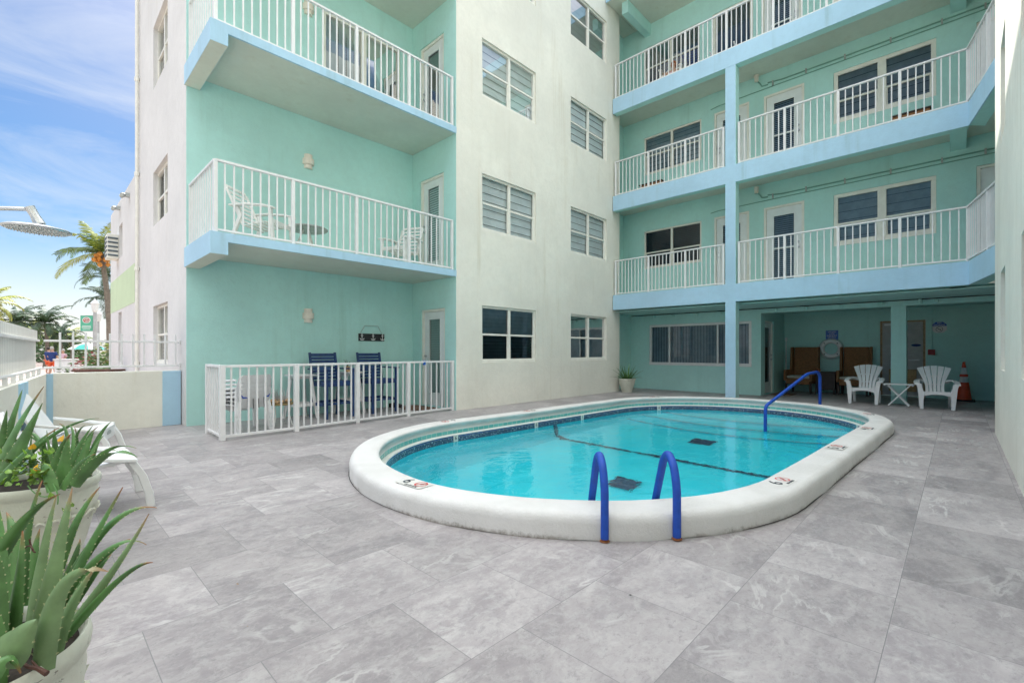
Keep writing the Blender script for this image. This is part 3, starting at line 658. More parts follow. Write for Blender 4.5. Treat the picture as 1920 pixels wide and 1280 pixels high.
def door(par, axis, pos, h, rec=0.05, knob='l', gz=(0.28, 1.92), gin=0.16, style='h', blind='dark_slat', glass='dark_glass', transom=False, frame='cream_frame'):
    F = place(axis, pos); a0, a1, z0, z1 = h; g = MB(); fr = 0.055; e = 0.002; a0 += e; a1 -= e; z1 -= e; d = -rec
    fbox(g, F, a0, a0+fr, z0, z1, d-0.05, d+0.03, frame); fbox(g, F, a1-fr, a1, z0, z1, d-0.05, d+0.03, frame); fbox(g, F, a0+fr, a1-fr, z1-fr, z1, d-0.05, d+0.03, frame)
    b0, b1 = a0+fr+0.004, a1-fr-0.004; t = z1-fr-0.004; G0, G1 = z0+gz[0], min(z0+gz[1], t-0.12)
    fbox(g, F, b0, b0+gin, z0+0.01, t, d-0.04, d); fbox(g, F, b1-gin, b1, z0+0.01, t, d-0.04, d); fbox(g, F, b0+gin, b1-gin, z0+0.01, G0, d-0.04, d); fbox(g, F, b0+gin, b1-gin, G1, t, d-0.04, d)
    for q in ((b0+gin-0.015, b0+gin+0.015, G0, G1), (b1-gin-0.015, b1-gin+0.015, G0, G1)): fbox(g, F, *q, d-0.01, d+0.008)
    for q in ((b0+gin-0.015, b1-gin+0.015, G0-0.015, G0+0.015), (b0+gin-0.015, b1-gin+0.015, G1-0.015, G1+0.015)): fbox(g, F, *q, d-0.01, d+0.0095)
    if transom: fbox(g, F, b0+gin, b1-gin, z0+0.98, z0+1.02, d-0.03, d+0.004)
    o = g.build('door', 'door_paint', par, bevel=0.004)
    g = MB(); g.poly([F(b0+gin, G0, d-0.02), F(b1-gin, G0, d-0.02), F(b1-gin, G1, d-0.02), F(b0+gin, G1, d-0.02)]); g.build('pane', glass, o)
    g = MB(); zigzag(g, F, b0+gin-0.01, b1-gin+0.01, G0, G1, d-0.05, 0.05 if style == 'h' else 0.11, 0.03); g.build('blind', blind, o)
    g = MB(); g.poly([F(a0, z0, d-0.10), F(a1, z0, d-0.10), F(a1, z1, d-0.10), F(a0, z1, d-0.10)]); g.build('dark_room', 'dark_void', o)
    kx = b0+0.07 if knob == 'l' else b1-0.07
    g = MB()
    for zz, r in ((z0+0.97, 0.026), (z0+1.10, 0.022)):
        p = Vector(F(kx, zz, d)); q = Vector(F(kx, zz, d+0.055)); g.tube([p, p+(q-p)*0.3, p+(q-p)*0.35, p+(q-p)*0.7, q], [r*1.15, r*1.15, r*0.5, r, r*0.8], 12)
    g.build('door_knob', 'steel', o, smooth=True)
    return o
L1, L2, L3, ROOF = 2.90, 5.86, 8.77, 11.75
YA, XR, YT, XS = 7.485, 6.10, 9.06, 1.75
apt = thing('apartment_building', 'four storey teal and white apartment block with blue balconies wrapped round the pool', 'building', (6.1, 9.0, 0), world=True)
# white facade A with four rows of paired windows
AW = [(6.82, 8.62), (10.04, 11.80)]; rowsA = [(0.965, 2.225), (3.86, 5.115), (6.80, 8.07), (9.70, 10.96)]
holes = [(a, b, c, d) for a, b in AW for c, d in rowsA]
wallmesh('y', YA, XR, 12.52, 0, 12.3, holes).build('facade_wall', 'white_stucco', apt)
for k, (c, d) in enumerate(rowsA):
    for j, (a, b) in enumerate(AW):
        if k == 0: window(apt, 'y', YA, (a, b, c, d), blind='curtain' if j == 0 else 'dark_slat', glass='dark_glass', blind2='dark_slat' if j == 0 else None, step=0.08, style='h')
        else: window(apt, 'y', YA, (a, b, c, d), step=0.16 if j or k < 3 else 0.09, blind='shade_cloth' if k == 1 or j == 0 else ('dark_slat' if k == 3 else 'shade_cloth'))
g = MB(); g.poly([(12.52, YA, 0), (12.52, YA+0.45, 0), (12.52, YA+0.45, 12.3), (12.52, YA, 12.3)]); g.build('facade_return', 'white_stucco', apt)
# teal recess: back wall T and side wall R with a door on each storey
sl = (4.02, 5.78, L2+0.02, L2+2.16)
wallmesh('y', YT, XS, XR, 0, 12.3, [sl]).build('recess_back_wall', 'teal_stucco', apt)
dz = [(7.86, 8.72, 0.02, 2.15), (7.90, 8.76, L1+0.02, L1+2.15), (7.90, 8.76, L2+0.02, L2+2.17)]
wallmesh('x', XR, YA+0.0001, YT, 0, 12.3, dz).build('recess_side_wall', 'teal_stucco', apt)
for k, h in enumerate(dz): door(apt, 'x', XR, h, knob='r', style='h', blind=('dark_slat', 'curtain', 'dark_slat')[k], glass='door_glass')
window(apt, 'y', YT, sl, rec=0.05, cols=2, rows=1, fr=0.06, mul=0.12, blind='shade_cloth', glass='dark_glass', style='v', step=0.16, name='sliding_door')
# side face S looking over the low wall
rowsS = [(0.97, 2.15), (3.80, 4.90), (6.62, 7.90), (9.55, 10.8)]
wallmesh('x', XS, YT, 14.2, -0.26, 12.3, [(10.55, 12.0, c, d) for c, d in rowsS], rev=0.14).build('side_wall', 'bright_stucco', apt)
for c, d in rowsS: window(apt, 'x', XS, (10.55, 12.0, c, d), rec=0.09, blind='dark_slat', glass='tinted_glass', style='h', step=0.05, blind2='dark_slat')
g = MB(); g.tube([(XS-0.05, 13.75, -0.2), (XS-0.05, 13.75, 12.2)], 0.035, 8)
for z in (0.9, 3.1, 5.3, 7.5, 9.7): g.tube([(XS-0.05, 13.75, z), (XS-0.05, 13.75, z+0.08)], 0.05, 8)
g.build('drain_pipe', 'cream_frame', apt, smooth=True)
g = MB(); g.bb(XS+0.2, 22, 9.4, 14.2, 12.0, 12.3); g.bb(XR+.2, 22, YA+.2, 9.4, 12.0, 12.3); g.bb(XS+.01, 22, 14.2, 14.3, -0.26, 12.3); g.bb(22, 22.2, -3, 14.3, -0.26, 12.3); g.bb(XS, XR+0.2, YT+0.001, 9.4, 12.0, 12.3)
g.build('roof', 'ceiling_paint', apt)
# left balconies
for k, z in enumerate((L1, L2, L3)):
    g = MB(); t = 0.13
    g.bb(XS+0.19, XR-0.001, YA+0.02, YT-0.002, z-t+0.004, z-0.001, 'ceiling_paint')           # slab underside / top
    g.bb(XS+0.19, XR-0.001, YA-0.012, YA+0.02, z-t, z, 'blue_stucco')                         # front fascia
    g.bb(XS-0.03, XS+0.19, YA-0.012, YT-0.002, z-0.31, z, 'blue_stucco')                      # deep edge beam on the side
    g.bb(XS-0.026, XS+0.186, YA-0.008, YT-0.004, z-0.314, z-0.311, 'ceiling_paint')
    b = g.build('balcony_slab', 'blue_stucco', apt)
def railing(par, pts, z, posts, per, h=1.04, post=0.05, bal=0.02, name='railing', foot=0.045, mat='white_paint', first=True, last=True, sub=True):
    """pts: polyline (x,y); posts: list of distances along it; per: balusters in each bay"""
    P = [Vector((x, y, 0)) for x, y in pts]; seg = [(P[i+1]-P[i]).length for i in range(len(P)-1)]
    def at(s):
        for i, L in enumerate(seg):
            if s <= L+1e-6 or i == len(seg)-1: return P[i]+(P[i+1]-P[i])*(s/L)
            s -= L
    g = MB()
    for i in range(len(P)-1):
        a, b = P[i]+Vector((0, 0, z)), P[i+1]+Vector((0, 0, z)); up = Vector((0, 0, 1)); g.bar(a+up*(h-0.016), b+up*(h-0.016), 0.052, 0.032); g.bar(a+up*foot, b+up*foot, 0.028, 0.03)
    o = g.build(name, mat, par, bevel=0.003)
    for j, s in enumerate(posts):
        q = at(s); g = MB(); g.bb(q.x-post/2, q.x+post/2, q.y-post/2, q.y+post/2, z, z+h-0.033); g.build('post', mat, o, bevel=0.003)
    for j in range(len(posts)-1):
        g = MB(); n_ = per[j]
        for k in range(1, n_+1):
            q = at(posts[j]+(posts[j+1]-posts[j])*k/(n_+1)); g.bb(q.x-bal/2, q.x+bal/2, q.y-bal/2, q.y+bal/2, z+foot+0.015, z+h-0.033)
        g.build('baluster_row', mat, o)
    return o
for k, z in enumerate((L1, L2, L3)):
    x0, y0 = 1.80, 7.55; side = YT-0.03-y0; front = XR-0.04-x0
    railing(apt, [(x0, y0+side), (x0, y0), (x0+front, y0)], z, [0.02, side, side+1.06, side+2.13, side+3.2, side+front-0.02], [10, 8, 8, 8, 7])
# ---------------- gallery building B
XF, XW, XG, XQ = 12.10, 13.50, 14.00, 16.40
def upper_holes(z): 
    a = {'wl': (5.37, 7.19, z+0.92, z+2.12), 'dl': (4.08, 5.01, z+0.01, z+2.13), 'dr': (2.79, 3.72, z+0.01, z+2.12)}
    a['wr'] = (0.34, 2.18, z+0.86, z+2.11)
    return a
hs = []; H = {}
for k, z in enumerate((L1, L2, L3)): H[k] = upper_holes(z)
H[2]['wl'] = (5.42, 7.20, L3+0.72, L3+2.03); H[2]['dl'] = (3.98, 5.07, L3+0.02, L3+2.05); H[2]['dr'] = (2.85, 3.78, L3+0.02, L3+2.1)
for k in H: hs += list(H[k].values())
hs.append((-1.2, -0.27, L1+0.01, L1+2.13)); hs.append((-1.2, -0.27, L2+0.01, L2+2.13))
wallmesh('x', XW, -3.0, 7.93, L1-0.02, ROOF+.3, hs, rev=0.07).build('gallery_back_wall', 'teal_stucco', apt)
for k in H:
    window(apt, 'x', XW, H[k]['wl'], rec=0.04, blind='dark_slat' if k != 1 else 'curtain', glass='dark_glass', step=0.05 if k == 0 else 0.12, split=0.42 if k == 0 else 0.5, blind2='blue_curtain' if k == 2 else None)
    door(apt, 'x', XW, H[k]['dl'], rec=0.03, knob='r', blind='curtain', gz=(0.30, 1.86)) if k < 2 else window(apt, 'x', XW, H[k]['dl'], rec=0.04, rows=1, cols=1, fr=0.09, blind='dark_slat', glass='dark_glass', style='v', step=.2, name='sliding_door')
    door(apt, 'x', XW, H[k]['dr'], rec=0.03, knob='l', blind='curtain', gz=(0.16, 1.86), transom=True)
    window(apt, 'x', XW, H[k]['wr'], rec=0.04, fr=0.085, mul=0.16, blind='curtain', glass='dark_glass', step=0.2, split=0.42)
for z in (L1, L2): door(apt, 'x', XW, (-1.2, -0.27, z+0.01, z+2.13), rec=0.05, knob='l', blind='curtain', gz=(0.9, 1.8), gin=0.22)
# ground floor walls
gwin = (4.17, 7.27, 0.785, 2.08)
wallmesh('x', XG, 3.93, 7.93, 0, 2.5, [gwin], rev=0.06).build('ground_wall', 'teal_stucco', apt)
window(apt, 'x', XG, gwin, rec=0.03, rows=1, fr=0.075, mul=0.055, blind='curtain', glass='dark_glass', style='v', step=0.09, widths=[0.30, 0.78], frame='white_paint')
gd = (14.35, 15.20, 0.02, 2.10)
wallmesh('y', 3.93, XG, XQ, 0, 2.5, [gd], rev=0.06).build('alcove_side_wall', 'teal_stucco', apt)
door(apt, 'y', 3.93, gd, knob='r', gin=0.1, blind='dark_slat', gz=(0.3, 1.9))
sd_ = (0.62, 1.57, 0.01, 2.06)
wallmesh('x', XQ, -3.0, 3.93, 0, 2.5, [sd_], rev=0.05).build('alcove_back_wall', 'teal_stucco', apt)
wallmesh('y', 7.93, 12.50, XG, 0, ROOF, []).build('end_wall', 'teal_stucco', apt)
g = MB(); g.poly([(XG-.001, -3, L1-0.3), (XG-.001, 7.93, L1-0.3), (XW, 7.93, L1-0.3), (XW, -3, L1-0.3)]); g.poly([(10.04, -3.0, 0), (XQ, -3.0, 0), (XQ, -3.0, 12), (10.04, -3.0, 12)])
g.build('end_wall', 'teal_stucco', apt)
# ground floor ceiling, header beam and pillar
g = MB(); g.bb(XF+0.22, XG, -3.0, 7.92, 2.415, 2.43, 'teal_stucco'); g.bb(XG, XQ, -3.0, 3.93, 2.40, 2.44); g.build('ground_ceiling', 'teal_stucco', apt)
g = MB(); g.bb(XG-0.004, XG+0.26, -3.0, 3.926, 2.275, 2.414); g.build('header_beam', 'teal_stucco', apt, bevel=0.006)
g = MB(); g.bb(XG-0.008, XG+0.262, 0.86, 1.14, 0, 2.274); g.build('pillar', 'teal_stucco', apt, bevel=0.008)
g = MB(); g.bb(XF+0.002, XF+0.26, 3.97, 4.22, 0, L3-0.442, None)
o = g.build('blue_column', 'blue_stucco', apt, bevel=0.008)
me = o.data; me.materials.append(M['teal_stucco'])
for p in me.polygons:
    if abs(p.normal.y) > 0.5 or p.normal.x > 0.5: p.material_index = 1
# gallery slabs with deep edge beams, turning the corner beside the right hand wing
DX, DY = XF-10.04, -0.14+0.51
for k, z in enumerate((L1, L2, L3)):
    g = MB(); pts = [(XF+0.03, 7.48), (XF+0.03, -0.14), (10.08, -0.52), (10.08, -2.99), (XW, -2.99), (XW, 7.92), (12.53, 7.92), (12.53, 7.48)]
    g.prism(pts, z-0.2, z-0.004, 'z', 'ceiling_paint')
    dirv = Vector((10.04-XF, -0.51+0.14)).normalized(); nn_ = Vector((-dirv.y, dirv.x)); 
    def fascia(y0, y1):
        g.bb(XF, XF+0.016, y0, y1, z-0.44, z, 'blue_stucco'); g.bb(XF+0.016, XF+0.22, y0+.001, y1-.001, z-0.438, z-0.006, 'teal_stucco')
    fascia(-0.14, 7.46)
    a = Vector((XF, -0.14)); b = Vector((10.04, -0.51)); off = Vector((dirv.y, -dirv.x))*1.0
    # sloping return: outside face blue, inner beam teal
    nrm = Vector((-0.0, 0)); pr = Vector((dirv.y, -dirv.x))
    if pr.y > 0: pr = -pr
    q = [a, b, b+pr*0.016, a+pr*0.016+Vector((0.016, 0))]; g.prism([(p.x, p.y) for p in q], z-0.439, z-0.001, 'z', 'blue_stucco')
    q = [a+pr*0.016+Vector((0.016, 0)), b+pr*0.016, b+pr*0.22, a+pr*0.22+Vector((0.2, 0))]; g.prism([(p.x, p.y) for p in q], z-0.437, z-0.007, 'z', 'teal_stucco')
    # cross beam from the back wall to the corner
    g.bb(XF+0.22, XW if k else XG, -0.12, 0.12, z-0.42, z-0.201, 'teal_stucco')
    g.build('gallery_slab', 'blue_stucco', apt)
g = MB(); g.bb(XF-0.35, XW+.3, -3.0, 7.47, ROOF-0.25, ROOF-0.1, 'ceiling_paint'); g.bb(XF-0.37, XF-0.35, -3.0, 7.47, ROOF-0.28, ROOF+0.05, 'blue_stucco'); g.bb(XF, XW, 6.95, 7.15, ROOF-0.60, ROOF-0.251, 'teal_stucco'); g.bb(12.6, XW, 7.48, 7.92, ROOF-.25, ROOF-.2)
g.bb(XF, 22, -3, 7.6, ROOF+0.06, ROOF+0.3, 'ceiling_paint'); g.build('roof_eave', 'ceiling_paint', apt)
for k, z in enumerate((L1, L2, L3)):
    x = XF+0.07
    if k == 2:
        railing(apt, [(x, 7.43), (x, -0.13), (10.13, -0.555)], z, [0.03, 1.10, 2.16, 3.22, 4.28, 5.34, 6.40, 7.46, 8.5, 9.4], [8]*9, h=1.04); continue
    railing(apt, [(x, 7.43), (x, 4.25)], z, [0.03, 1.09, 2.16, 3.15], [8, 8, 7] if k else [9, 9, 8], h=1.04)
    railing(apt, [(x, 3.94), (x, -0.13), (10.13, -0.555)], z, [0.03, 1.03, 2.06, 3.09, 4.07, 5.2, 6.0], [7, 7, 7, 7, 9, 6], h=1.04)
# conduits with clamps and ceiling lamps along the gallery
for k, z in enumerate((L1, L2)):
    zc = z+2.42; g = MB(); xw = XW-0.02
    g.tube([(xw, 3.62, zc+0.02), (xw, 3.3, zc-0.02), (xw, -2.5, zc)], 0.016, 6); g.tube([(xw, 5.1, zc-0.16), (xw, 4.9, zc-0.13), (xw, 3.4, zc-0.11), (xw, -2.5, zc-0.085)], 0.011, 6)
    g.tube([(xw-0.05, 3.86, zc+0.14), (xw-0.03, 3.80, zc+0.06), (xw, 3.76, zc-0.02), (xw, 3.62, zc-0.03)], 0.016, 6)
    c = g.build('conduit', 'conduit_paint', apt, smooth=True)
    g = MB()
    for y in (3.5, 2.75, 1.95, 1.1, 0.25, -0.4): g.box((xw, y, zc-0.03), (0.035, 0.03, 0.12))
    g.build('clamp', 'dull_metal', c)
    g = MB(); g.lathe([(0.0, 0.0), (0.05, 0.0), (0.055, 0.10), (0.06, 0.16), (0.0, 0.16)], (xw-0.12, 3.86, zc+0.10), 14); g.build('ceiling_lamp', 'lamp_cream', apt, smooth=True)
g = MB(); g.tube([(XG-0.03, 7.9, 2.395), (XG-0.03, 3.9, 2.40), (XG-0.03, -2.5, 2.405)], 0.012, 6); g.build('conduit', 'black_paint', apt)
g = MB(); g.tube([(XQ-0.02, 0.50, 2.4), (XQ-0.02, 0.50, 1.28)], 0.012, 6); g.box((XQ-0.035, 0.50, 2.12), (0.06, 0.10, 0.14)); g.build('conduit', 'teal_stucco', apt)
g = MB(); g.box((XQ-0.05, 0.505, 1.20), (0.09, 0.14, 0.14)); o = g.build('alarm_box', 'red_box', apt, bevel=0.01)
g = MB(); g.lathe([(0.0, 0.0), (0.045, 0.0), (0.04, 0.05), (0.028, 0.10), (0.0, 0.10)], (XG-0.09, 0.62, 2.30), 12); o = g.build('ceiling_lamp', 'teal_stucco', apt, smooth=True)
for y in (7.1, 6.45, 5.7, 4.95, 3.55, 2.85, 2.1, 1.3, 0.35):
    g = MB(); c_ = (XG-0.02, y, 2.345); g.tube([(XG-0.002, y, 2.345), (XG-0.03, y, 2.345), (XG-0.05, y, 2.345)], [0.045, 0.045, 0.03], 12); g.build('wall_socket_lamp', 'teal_stucco', apt, smooth=True)
# service door in the alcove
F = place('x', XQ); g = MB()
fbox(g, F, 0.625, 0.67, 0.01, 2.055, -0.05, 0.02, 'vent_tan'); fbox(g, F, 1.52, 1.565, 0.01, 2.055, -0.05, 0.02, 'vent_tan'); fbox(g, F, 0.67, 1.52, 2.01, 2.055, -0.05, 0.02, 'vent_tan'); fbox(g, F, 0.675, 1.515, 0.02, 2.005, -0.045, 0.0)
dd = g.build('service_door', 'post_grey', apt, bevel=0.003)
g = MB(); fbox(g, F, 0.80, 1.38, 0.14, 0.74, 0.001, 0.012)
for i in range(12): fbox(g, F, 0.815, 1.365, 0.16+i*0.047, 0.175+i*0.047, 0.012, 0.02, 'brass')
g.build('vent_grille', 'vent_tan', dd)
g = MB(); fbox(g, F, 0.74, 0.84, 0.97, 1.01, 0.002, 0.05); fbox(g, F, 0.80, 0.96, 0.975, 1.0, 0.045, 0.06); g.build('door_handle', 'steel', dd, bevel=0.004)
g = MB(); F0 = F(0.81, 1.387, 0.006); g.prism([(0.81+0.10*cos(2*pi*i/24), 1.387+0.035*sin(2*pi*i/24)) for i in range(24)], XQ-0.012, XQ-0.002, 'x'); g.build('oval_plate', 'navy_cloth', dd)
g = MB(); fbox(g, F, 1.22, 1.47, 1.93, 1.975, 0.002, 0.06); g.build('door_closer', 'white_paint', dd)

# boxes standing on the gallery floor, behind the balusters
for (y0, y1, zf_, lab) in ((0.43, 1.05, L2, 'brown woven planter box under the gallery window on the second upper floor, right side'), (6.43, 7.14, L2, 'brown brick patterned planter box behind the left railing of the second upper floor')):
    t = thing('planter_box', lab, 'planter', (XW-0.22, (y0+y1)/2, zf_), 0, 'brown planter boxes on the gallery'); w_ = (y1-y0)
    g = MB(); g.box((0, 0, 0.25), (0.28, w_, 0.5), None); g.build('box', 'wicker', t, bevel=0.01)
    g = MB(); g.box((0, 0, 0.515), (0.32, w_+0.04, 0.03)); g.build('rim', 'dark_brown', t, bevel=0.005)

# right hand wing (C), close beside the camera
cb = thing('stucco_wing', 'tall pale stucco wall of the neighbouring wing along the right edge', 'building', (3.0, -0.8, 0), world=True)
YC = -0.397; cw = [(a, b, c, d) for a, b in ((7.95, 8.75), (5.2, 6.0), (1.0, 1.9)) for c, d in ((0.98, 2.24), (3.9, 5.15), (6.8, 8.05))]
wallmesh('Y', YC, -6.0, 10.04, 0, 13.5, cw, rev=0.12).build('facade_wall', 'white_stucco', cb)
for h in cw: window(cb, 'Y', YC, h, rec=0.10, cols=1, blind='curtain', glass='dark_glass')
g = MB(); g.poly([(10.04, YC, 0), (10.04, -3.2, 0), (10.04, -3.2, 13.5), (10.04, YC, 13.5)]); g.poly([(-6, YC, 0), (-6, -3.2, 0), (-6, -3.2, 13.5), (-6, YC, 13.5)]); g.poly([(-6, YC, 13.5), (10.04, YC, 13.5), (10.04, -3.2, 13.5), (-6, -3.2, 13.5)]); g.poly([(-6, -3.2, 0), (10.04, -3.2, 0), (10.04, -3.2, 13.5), (-6, -3.2, 13.5)])
g.build('end_wall', 'white_stucco', cb)

# neighbouring house with the green band, beyond the side wall
nb = thing('corner_house', 'pale house with a light green band behind the drain pipe, left of the block', 'building', (1.7, 16.5, -0.26), world=True)
fw = [(16.6, 17.25, 0.9, 2.32), (16.4, 17.1, 3.85, 4.75)]
wallmesh('x', 1.72, 14.22, 19.1, -0.26, 5.45, fw, rev=0.15).build('house_wall', 'bright_stucco', nb)
for h in fw: window(nb, 'x', 1.72, h, rec=0.10, cols=1, blind='curtain', glass='tinted_glass')
g = MB(); g.bb(1.715, 1.72, 14.23, 19.09, 2.40, 3.34); g.build('green_band', 'green_stucco', nb)
g = MB(); g.bb(1.73, 9, 14.25, 19.1, 5.40, 5.45); g.bb(1.73, 9, 19.05, 19.1, -0.26, 5.45); g.build('roof', 'bright_stucco', nb)
for y, z in ((15.1, 5.16), (16.9, 5.22)):
    g = MB(); g.box((1.68, y, z), (0.08, 0.12, 0.10)); g.tube([(1.66, y, z), (1.56, y-0.08, z-0.03)], [0.03, 0.05], 8); g.tube([(1.66, y, z), (1.56, y+0.10, z-0.03)], [0.03, 0.05], 8); g.build('spot_lamp', 'dull_metal', nb)
g = MB(); g.bb(1.46, 1.715, 17.12, 17.62, 3.84, 4.52)
for i in range(5): g.bb(1.475, 1.70, 17.10, 17.125, 3.90+i*0.12, 3.95+i*0.12, 'dark_slat'); g.bb(1.44, 1.462, 17.14, 17.6, 3.90+i*0.12, 3.95+i*0.12, 'dark_slat')
g.build('air_conditioner', 'cream_frame', nb, bevel=0.01)

# ------------------------------------------------------------------ low wall, fences
lw = thing('low_wall', 'low pale green garden wall with blue pilasters below the white picket fence', 'wall', (0.9, 9.4, 0), world=True)
g = MB(); g.bb(0.19, 1.735, 9.40, 9.56, -0.26, 0.905); g.build('wall', 'white_stucco', lw, bevel=0.01)
g = MB(); g.bb(1.49, 1.738, 9.385, 9.40, 0.0, 0.90); g.build('pilaster', 'blue_stucco', lw, bevel=0.004)
g = MB(); g.bb(0.145, 0.215, 9.375, 9.40, 0.0, 0.90); g.build('pilaster', 'blue_stucco', lw, bevel=0.004)
sw = thing('side_wall', 'low pale garden wall running towards the camera on the left, with a blue panel', 'wall', (0, 7.5, 0), world=True)
A_, B_ = Vector((0.15, 9.42)), Vector((-0.19, 5.55)); C_ = Vector((-0.95, 4.9)); D_ = Vector((-0.95, -3.5))
def thickline(P, w_):
    L = []; R_ = []
    for i, p in enumerate(P):
        t = (P[min(i+1, len(P)-1)]-P[max(i-1, 0)]).normalized(); n_ = Vector((t.y, -t.x)); L.append(p); R_.append(p+n_*w_)
    return L, R_
La, Ra = thickline([A_, B_, C_, D_], 0.16)
g = MB()
for i in range(3):
    q = [La[i], La[i+1], Ra[i+1], Ra[i]]; g.prism([(p.x, p.y) for p in q], -0.26, 0.90, 'z')
g.build('wall', 'white_stucco', sw)
dv = (B_-A_).normalized(); nv = Vector((-dv.y, dv.x)); 
if nv.x < 0: nv = -nv
def onwall(s, d): p = A_+dv*s+nv*d; return (p.x, p.y)
g = MB(); g.prism([onwall(2.15, 0), onwall(2.75, 0), onwall(2.75, 0.014), onwall(2.15, 0.014)], 0.0, 0.895, 'z'); g.build('blue_panel', 'blue_stucco', sw)
pf = thing('picket_fence', 'white metal picket fence on top of the low garden wall, running to the building', 'fence', (0.9, 9.48, 0.905), world=True)
g = MB(); g.bar((0.12, 9.48, 0.985), (1.74, 9.48, 0.985), 0.03, 0.03); g.build('bottom_rail', 'white_paint', pf, bevel=0.003)
g = MB(); g.bar((0.12, 9.48, 1.375), (1.74, 9.48, 1.375), 0.03, 0.03); g.build('top_rail', 'white_paint', pf, bevel=0.003)
for i in range(11):
    x = 0.29+i*0.139; g = MB(); g.bb(x-0.0125, x+0.0125, 9.467-.0005, 9.493+.0005, 0.97, 1.50); g.build('picket', 'white_paint', pf, bevel=0.002)
g = MB(); g.bb(1.725, 1.745, 9.45, 9.51, 0.95, 1.02); g.bb(1.725, 1.745, 9.45, 9.51, 1.34, 1.41); g.build('bracket', 'white_paint', pf)
vf = thing('board_fence', 'tall white board fence with a projecting cap rail at the left edge', 'fence', (0, 7.5, 0.9), world=True)
def wallpt(s, d, z): p = onwall(s, d); return Vector((p[0], p[1], z))
g = MB(); g.prism([onwall(0.1, -0.10), onwall(3.43, -0.10), onwall(3.43, -0.13), onwall(0.1, -0.13)], 0.985, 1.36, 'z'); g.prism([onwall(0.1, -0.085), onwall(3.44, -0.085), onwall(3.44, -0.13), onwall(0.1, -0.13)], 1.385, 1.51, 'z'); g.build('board_panel', 'white_boards', vf)
g = MB(); g.prism([onwall(0.09, -0.06), onwall(3.46, -0.06), onwall(3.46, -0.135), onwall(0.09, -0.135)], 1.358, 1.386, 'z'); g.build('cap_rail', 'white_paint', vf, bevel=0.003)
e0 = Vector(onwall(3.45, -0.10)); e1 = e0+Vector((-1.1, 1.0)); nn2 = Vector((1.0, 1.1)).normalized()
def pr2(a, b, d0, d1, z0, z1, nm, mt): 
    g = MB(); g.prism([tuple(a+nn2*d0), tuple(b+nn2*d0), tuple(b+nn2*d1), tuple(a+nn2*d1)], z0, z1, 'z'); g.build(nm, mt, vf)
pr2(e0, e1, 0.0, 0.03, 0.4, 1.36, 'board_panel', 'white_boards'); pr2(e0, e1, -0.012, 0.03, 1.385, 1.51, 'board_panel', 'white_boards'); pr2(e0, e1, -0.04, 0.03, 1.358, 1.386, 'cap_rail', 'white_paint')
wr = thing('wall_rail', 'white pipe rail on short posts along the top of the left garden wall', 'rail', (0, 7.5, 0.9), world=True)
g = MB(); g.tube([wallpt(0.02, -0.05, 0.985), wallpt(3.9, -0.05, 0.985)], 0.016, 8); g.build('pipe', 'white_paint', wr, smooth=True)
for s in (0.35, 0.95, 1.5, 2.05, 2.6, 3.1, 3.5): g = MB(); p = wallpt(s, -0.05, 0.9); g.bb(p.x-0.018, p.x+0.018, p.y-0.018, p.y+0.018, 0.9, 0.985); g.build('post', 'white_paint', wr)
# ground floor patio railing
pr = thing('patio_railing', 'white metal railing round the ground floor patio, with a small gate and blue padlock', 'railing', (4.0, 7.4, 0), world=True)
pts = [(1.83, 8.06), (1.81, 7.25), (2.80, 7.262), (3.85, 7.37), (4.93, 7.475), (6.05, 7.556)]
def prail(P, posts, per):
    for i in range(len(P)-1):
        a = Vector((*P[i], 0)); b = Vector((*P[i+1], 0)); g = MB(); up = Vector((0, 0, 1)); g.bar(a+up*1.015, b+up*1.015, 0.05, 0.035); g.build('top_rail', 'white_paint', pr, bevel=0.003)
        g = MB(); g.bar(a+up*0.055, b+up*0.055, 0.03, 0.035); g.build('bottom_rail', 'white_paint', pr, bevel=0.003)
        g = MB()
        for k in range(1, per[i]+1):
            q = a+(b-a)*k/(per[i]+1); g.bb(q.x-0.011, q.x+0.011, q.y-0.011, q.y+0.011, 0.073, 0.998)
        g.build('baluster_row', 'white_paint', pr)
    for i, p in enumerate(P):
        w_ = 0.034 if i != 1 else 0.034; g = MB(); g.bb(p[0]-w_, p[0]+w_, p[1]-w_, p[1]+w_, 0, 1.034 if i not in (2, 3, 4) else 0.997); g.build('post', 'white_paint', pr, bevel=0.004)
prail(pts, None, [5, 8, 8, 8, 7])
g = MB(); g.box((5.31, 7.49, 0.985), (0.05, 0.03, 0.055)); g.tube([(5.29, 7.49, 1.01), (5.29, 7.49, 1.045), (5.33, 7.49, 1.045), (5.33, 7.49, 1.01)], 0.006, 6); g.build('padlock', 'blue_sign', pr, bevel=0.004)

# ------------------------------------------------------------------ fixtures on the recess wall
def wall_lamp(z, lab):
    t = thing('wall_lamp', lab, 'lamp', (3.715, YT, z), 0, 'cream wall lamps beside the patio and balconies')
    g = MB(); g.lathe([(0.0, -0.135), (0.078, -0.135), (0.078, -0.06)], n=20, a0=pi, a1=2*pi); g.build('lower_shade', 'lamp_cream', t, smooth=True)
    g = MB(); g.lathe([(0.095, -0.065), (0.108, -0.06), (0.108, 0.05), (0.095, 0.055)], n=20, a0=pi, a1=2*pi); g.lathe([(0.06, -0.066), (0.108, -0.06)], n=20, a0=pi, a1=2*pi); g.build('collar', 'lamp_cream', t, smooth=True)
    g = MB(); g.lathe([(0.078, 0.05), (0.078, 0.135), (0.0, 0.135)], n=20, a0=pi, a1=2*pi); g.build('upper_shade', 'lamp_cream', t, smooth=True)
    return t
wall_lamp(1.91, 'round cream wall lamp with a rust drip, above the ground floor patio')
wall_lamp(4.88, 'round cream wall lamp above the white chairs of the middle left balcony')
wall_lamp(7.845, 'round cream wall lamp on the top left balcony, beside the sliding door')
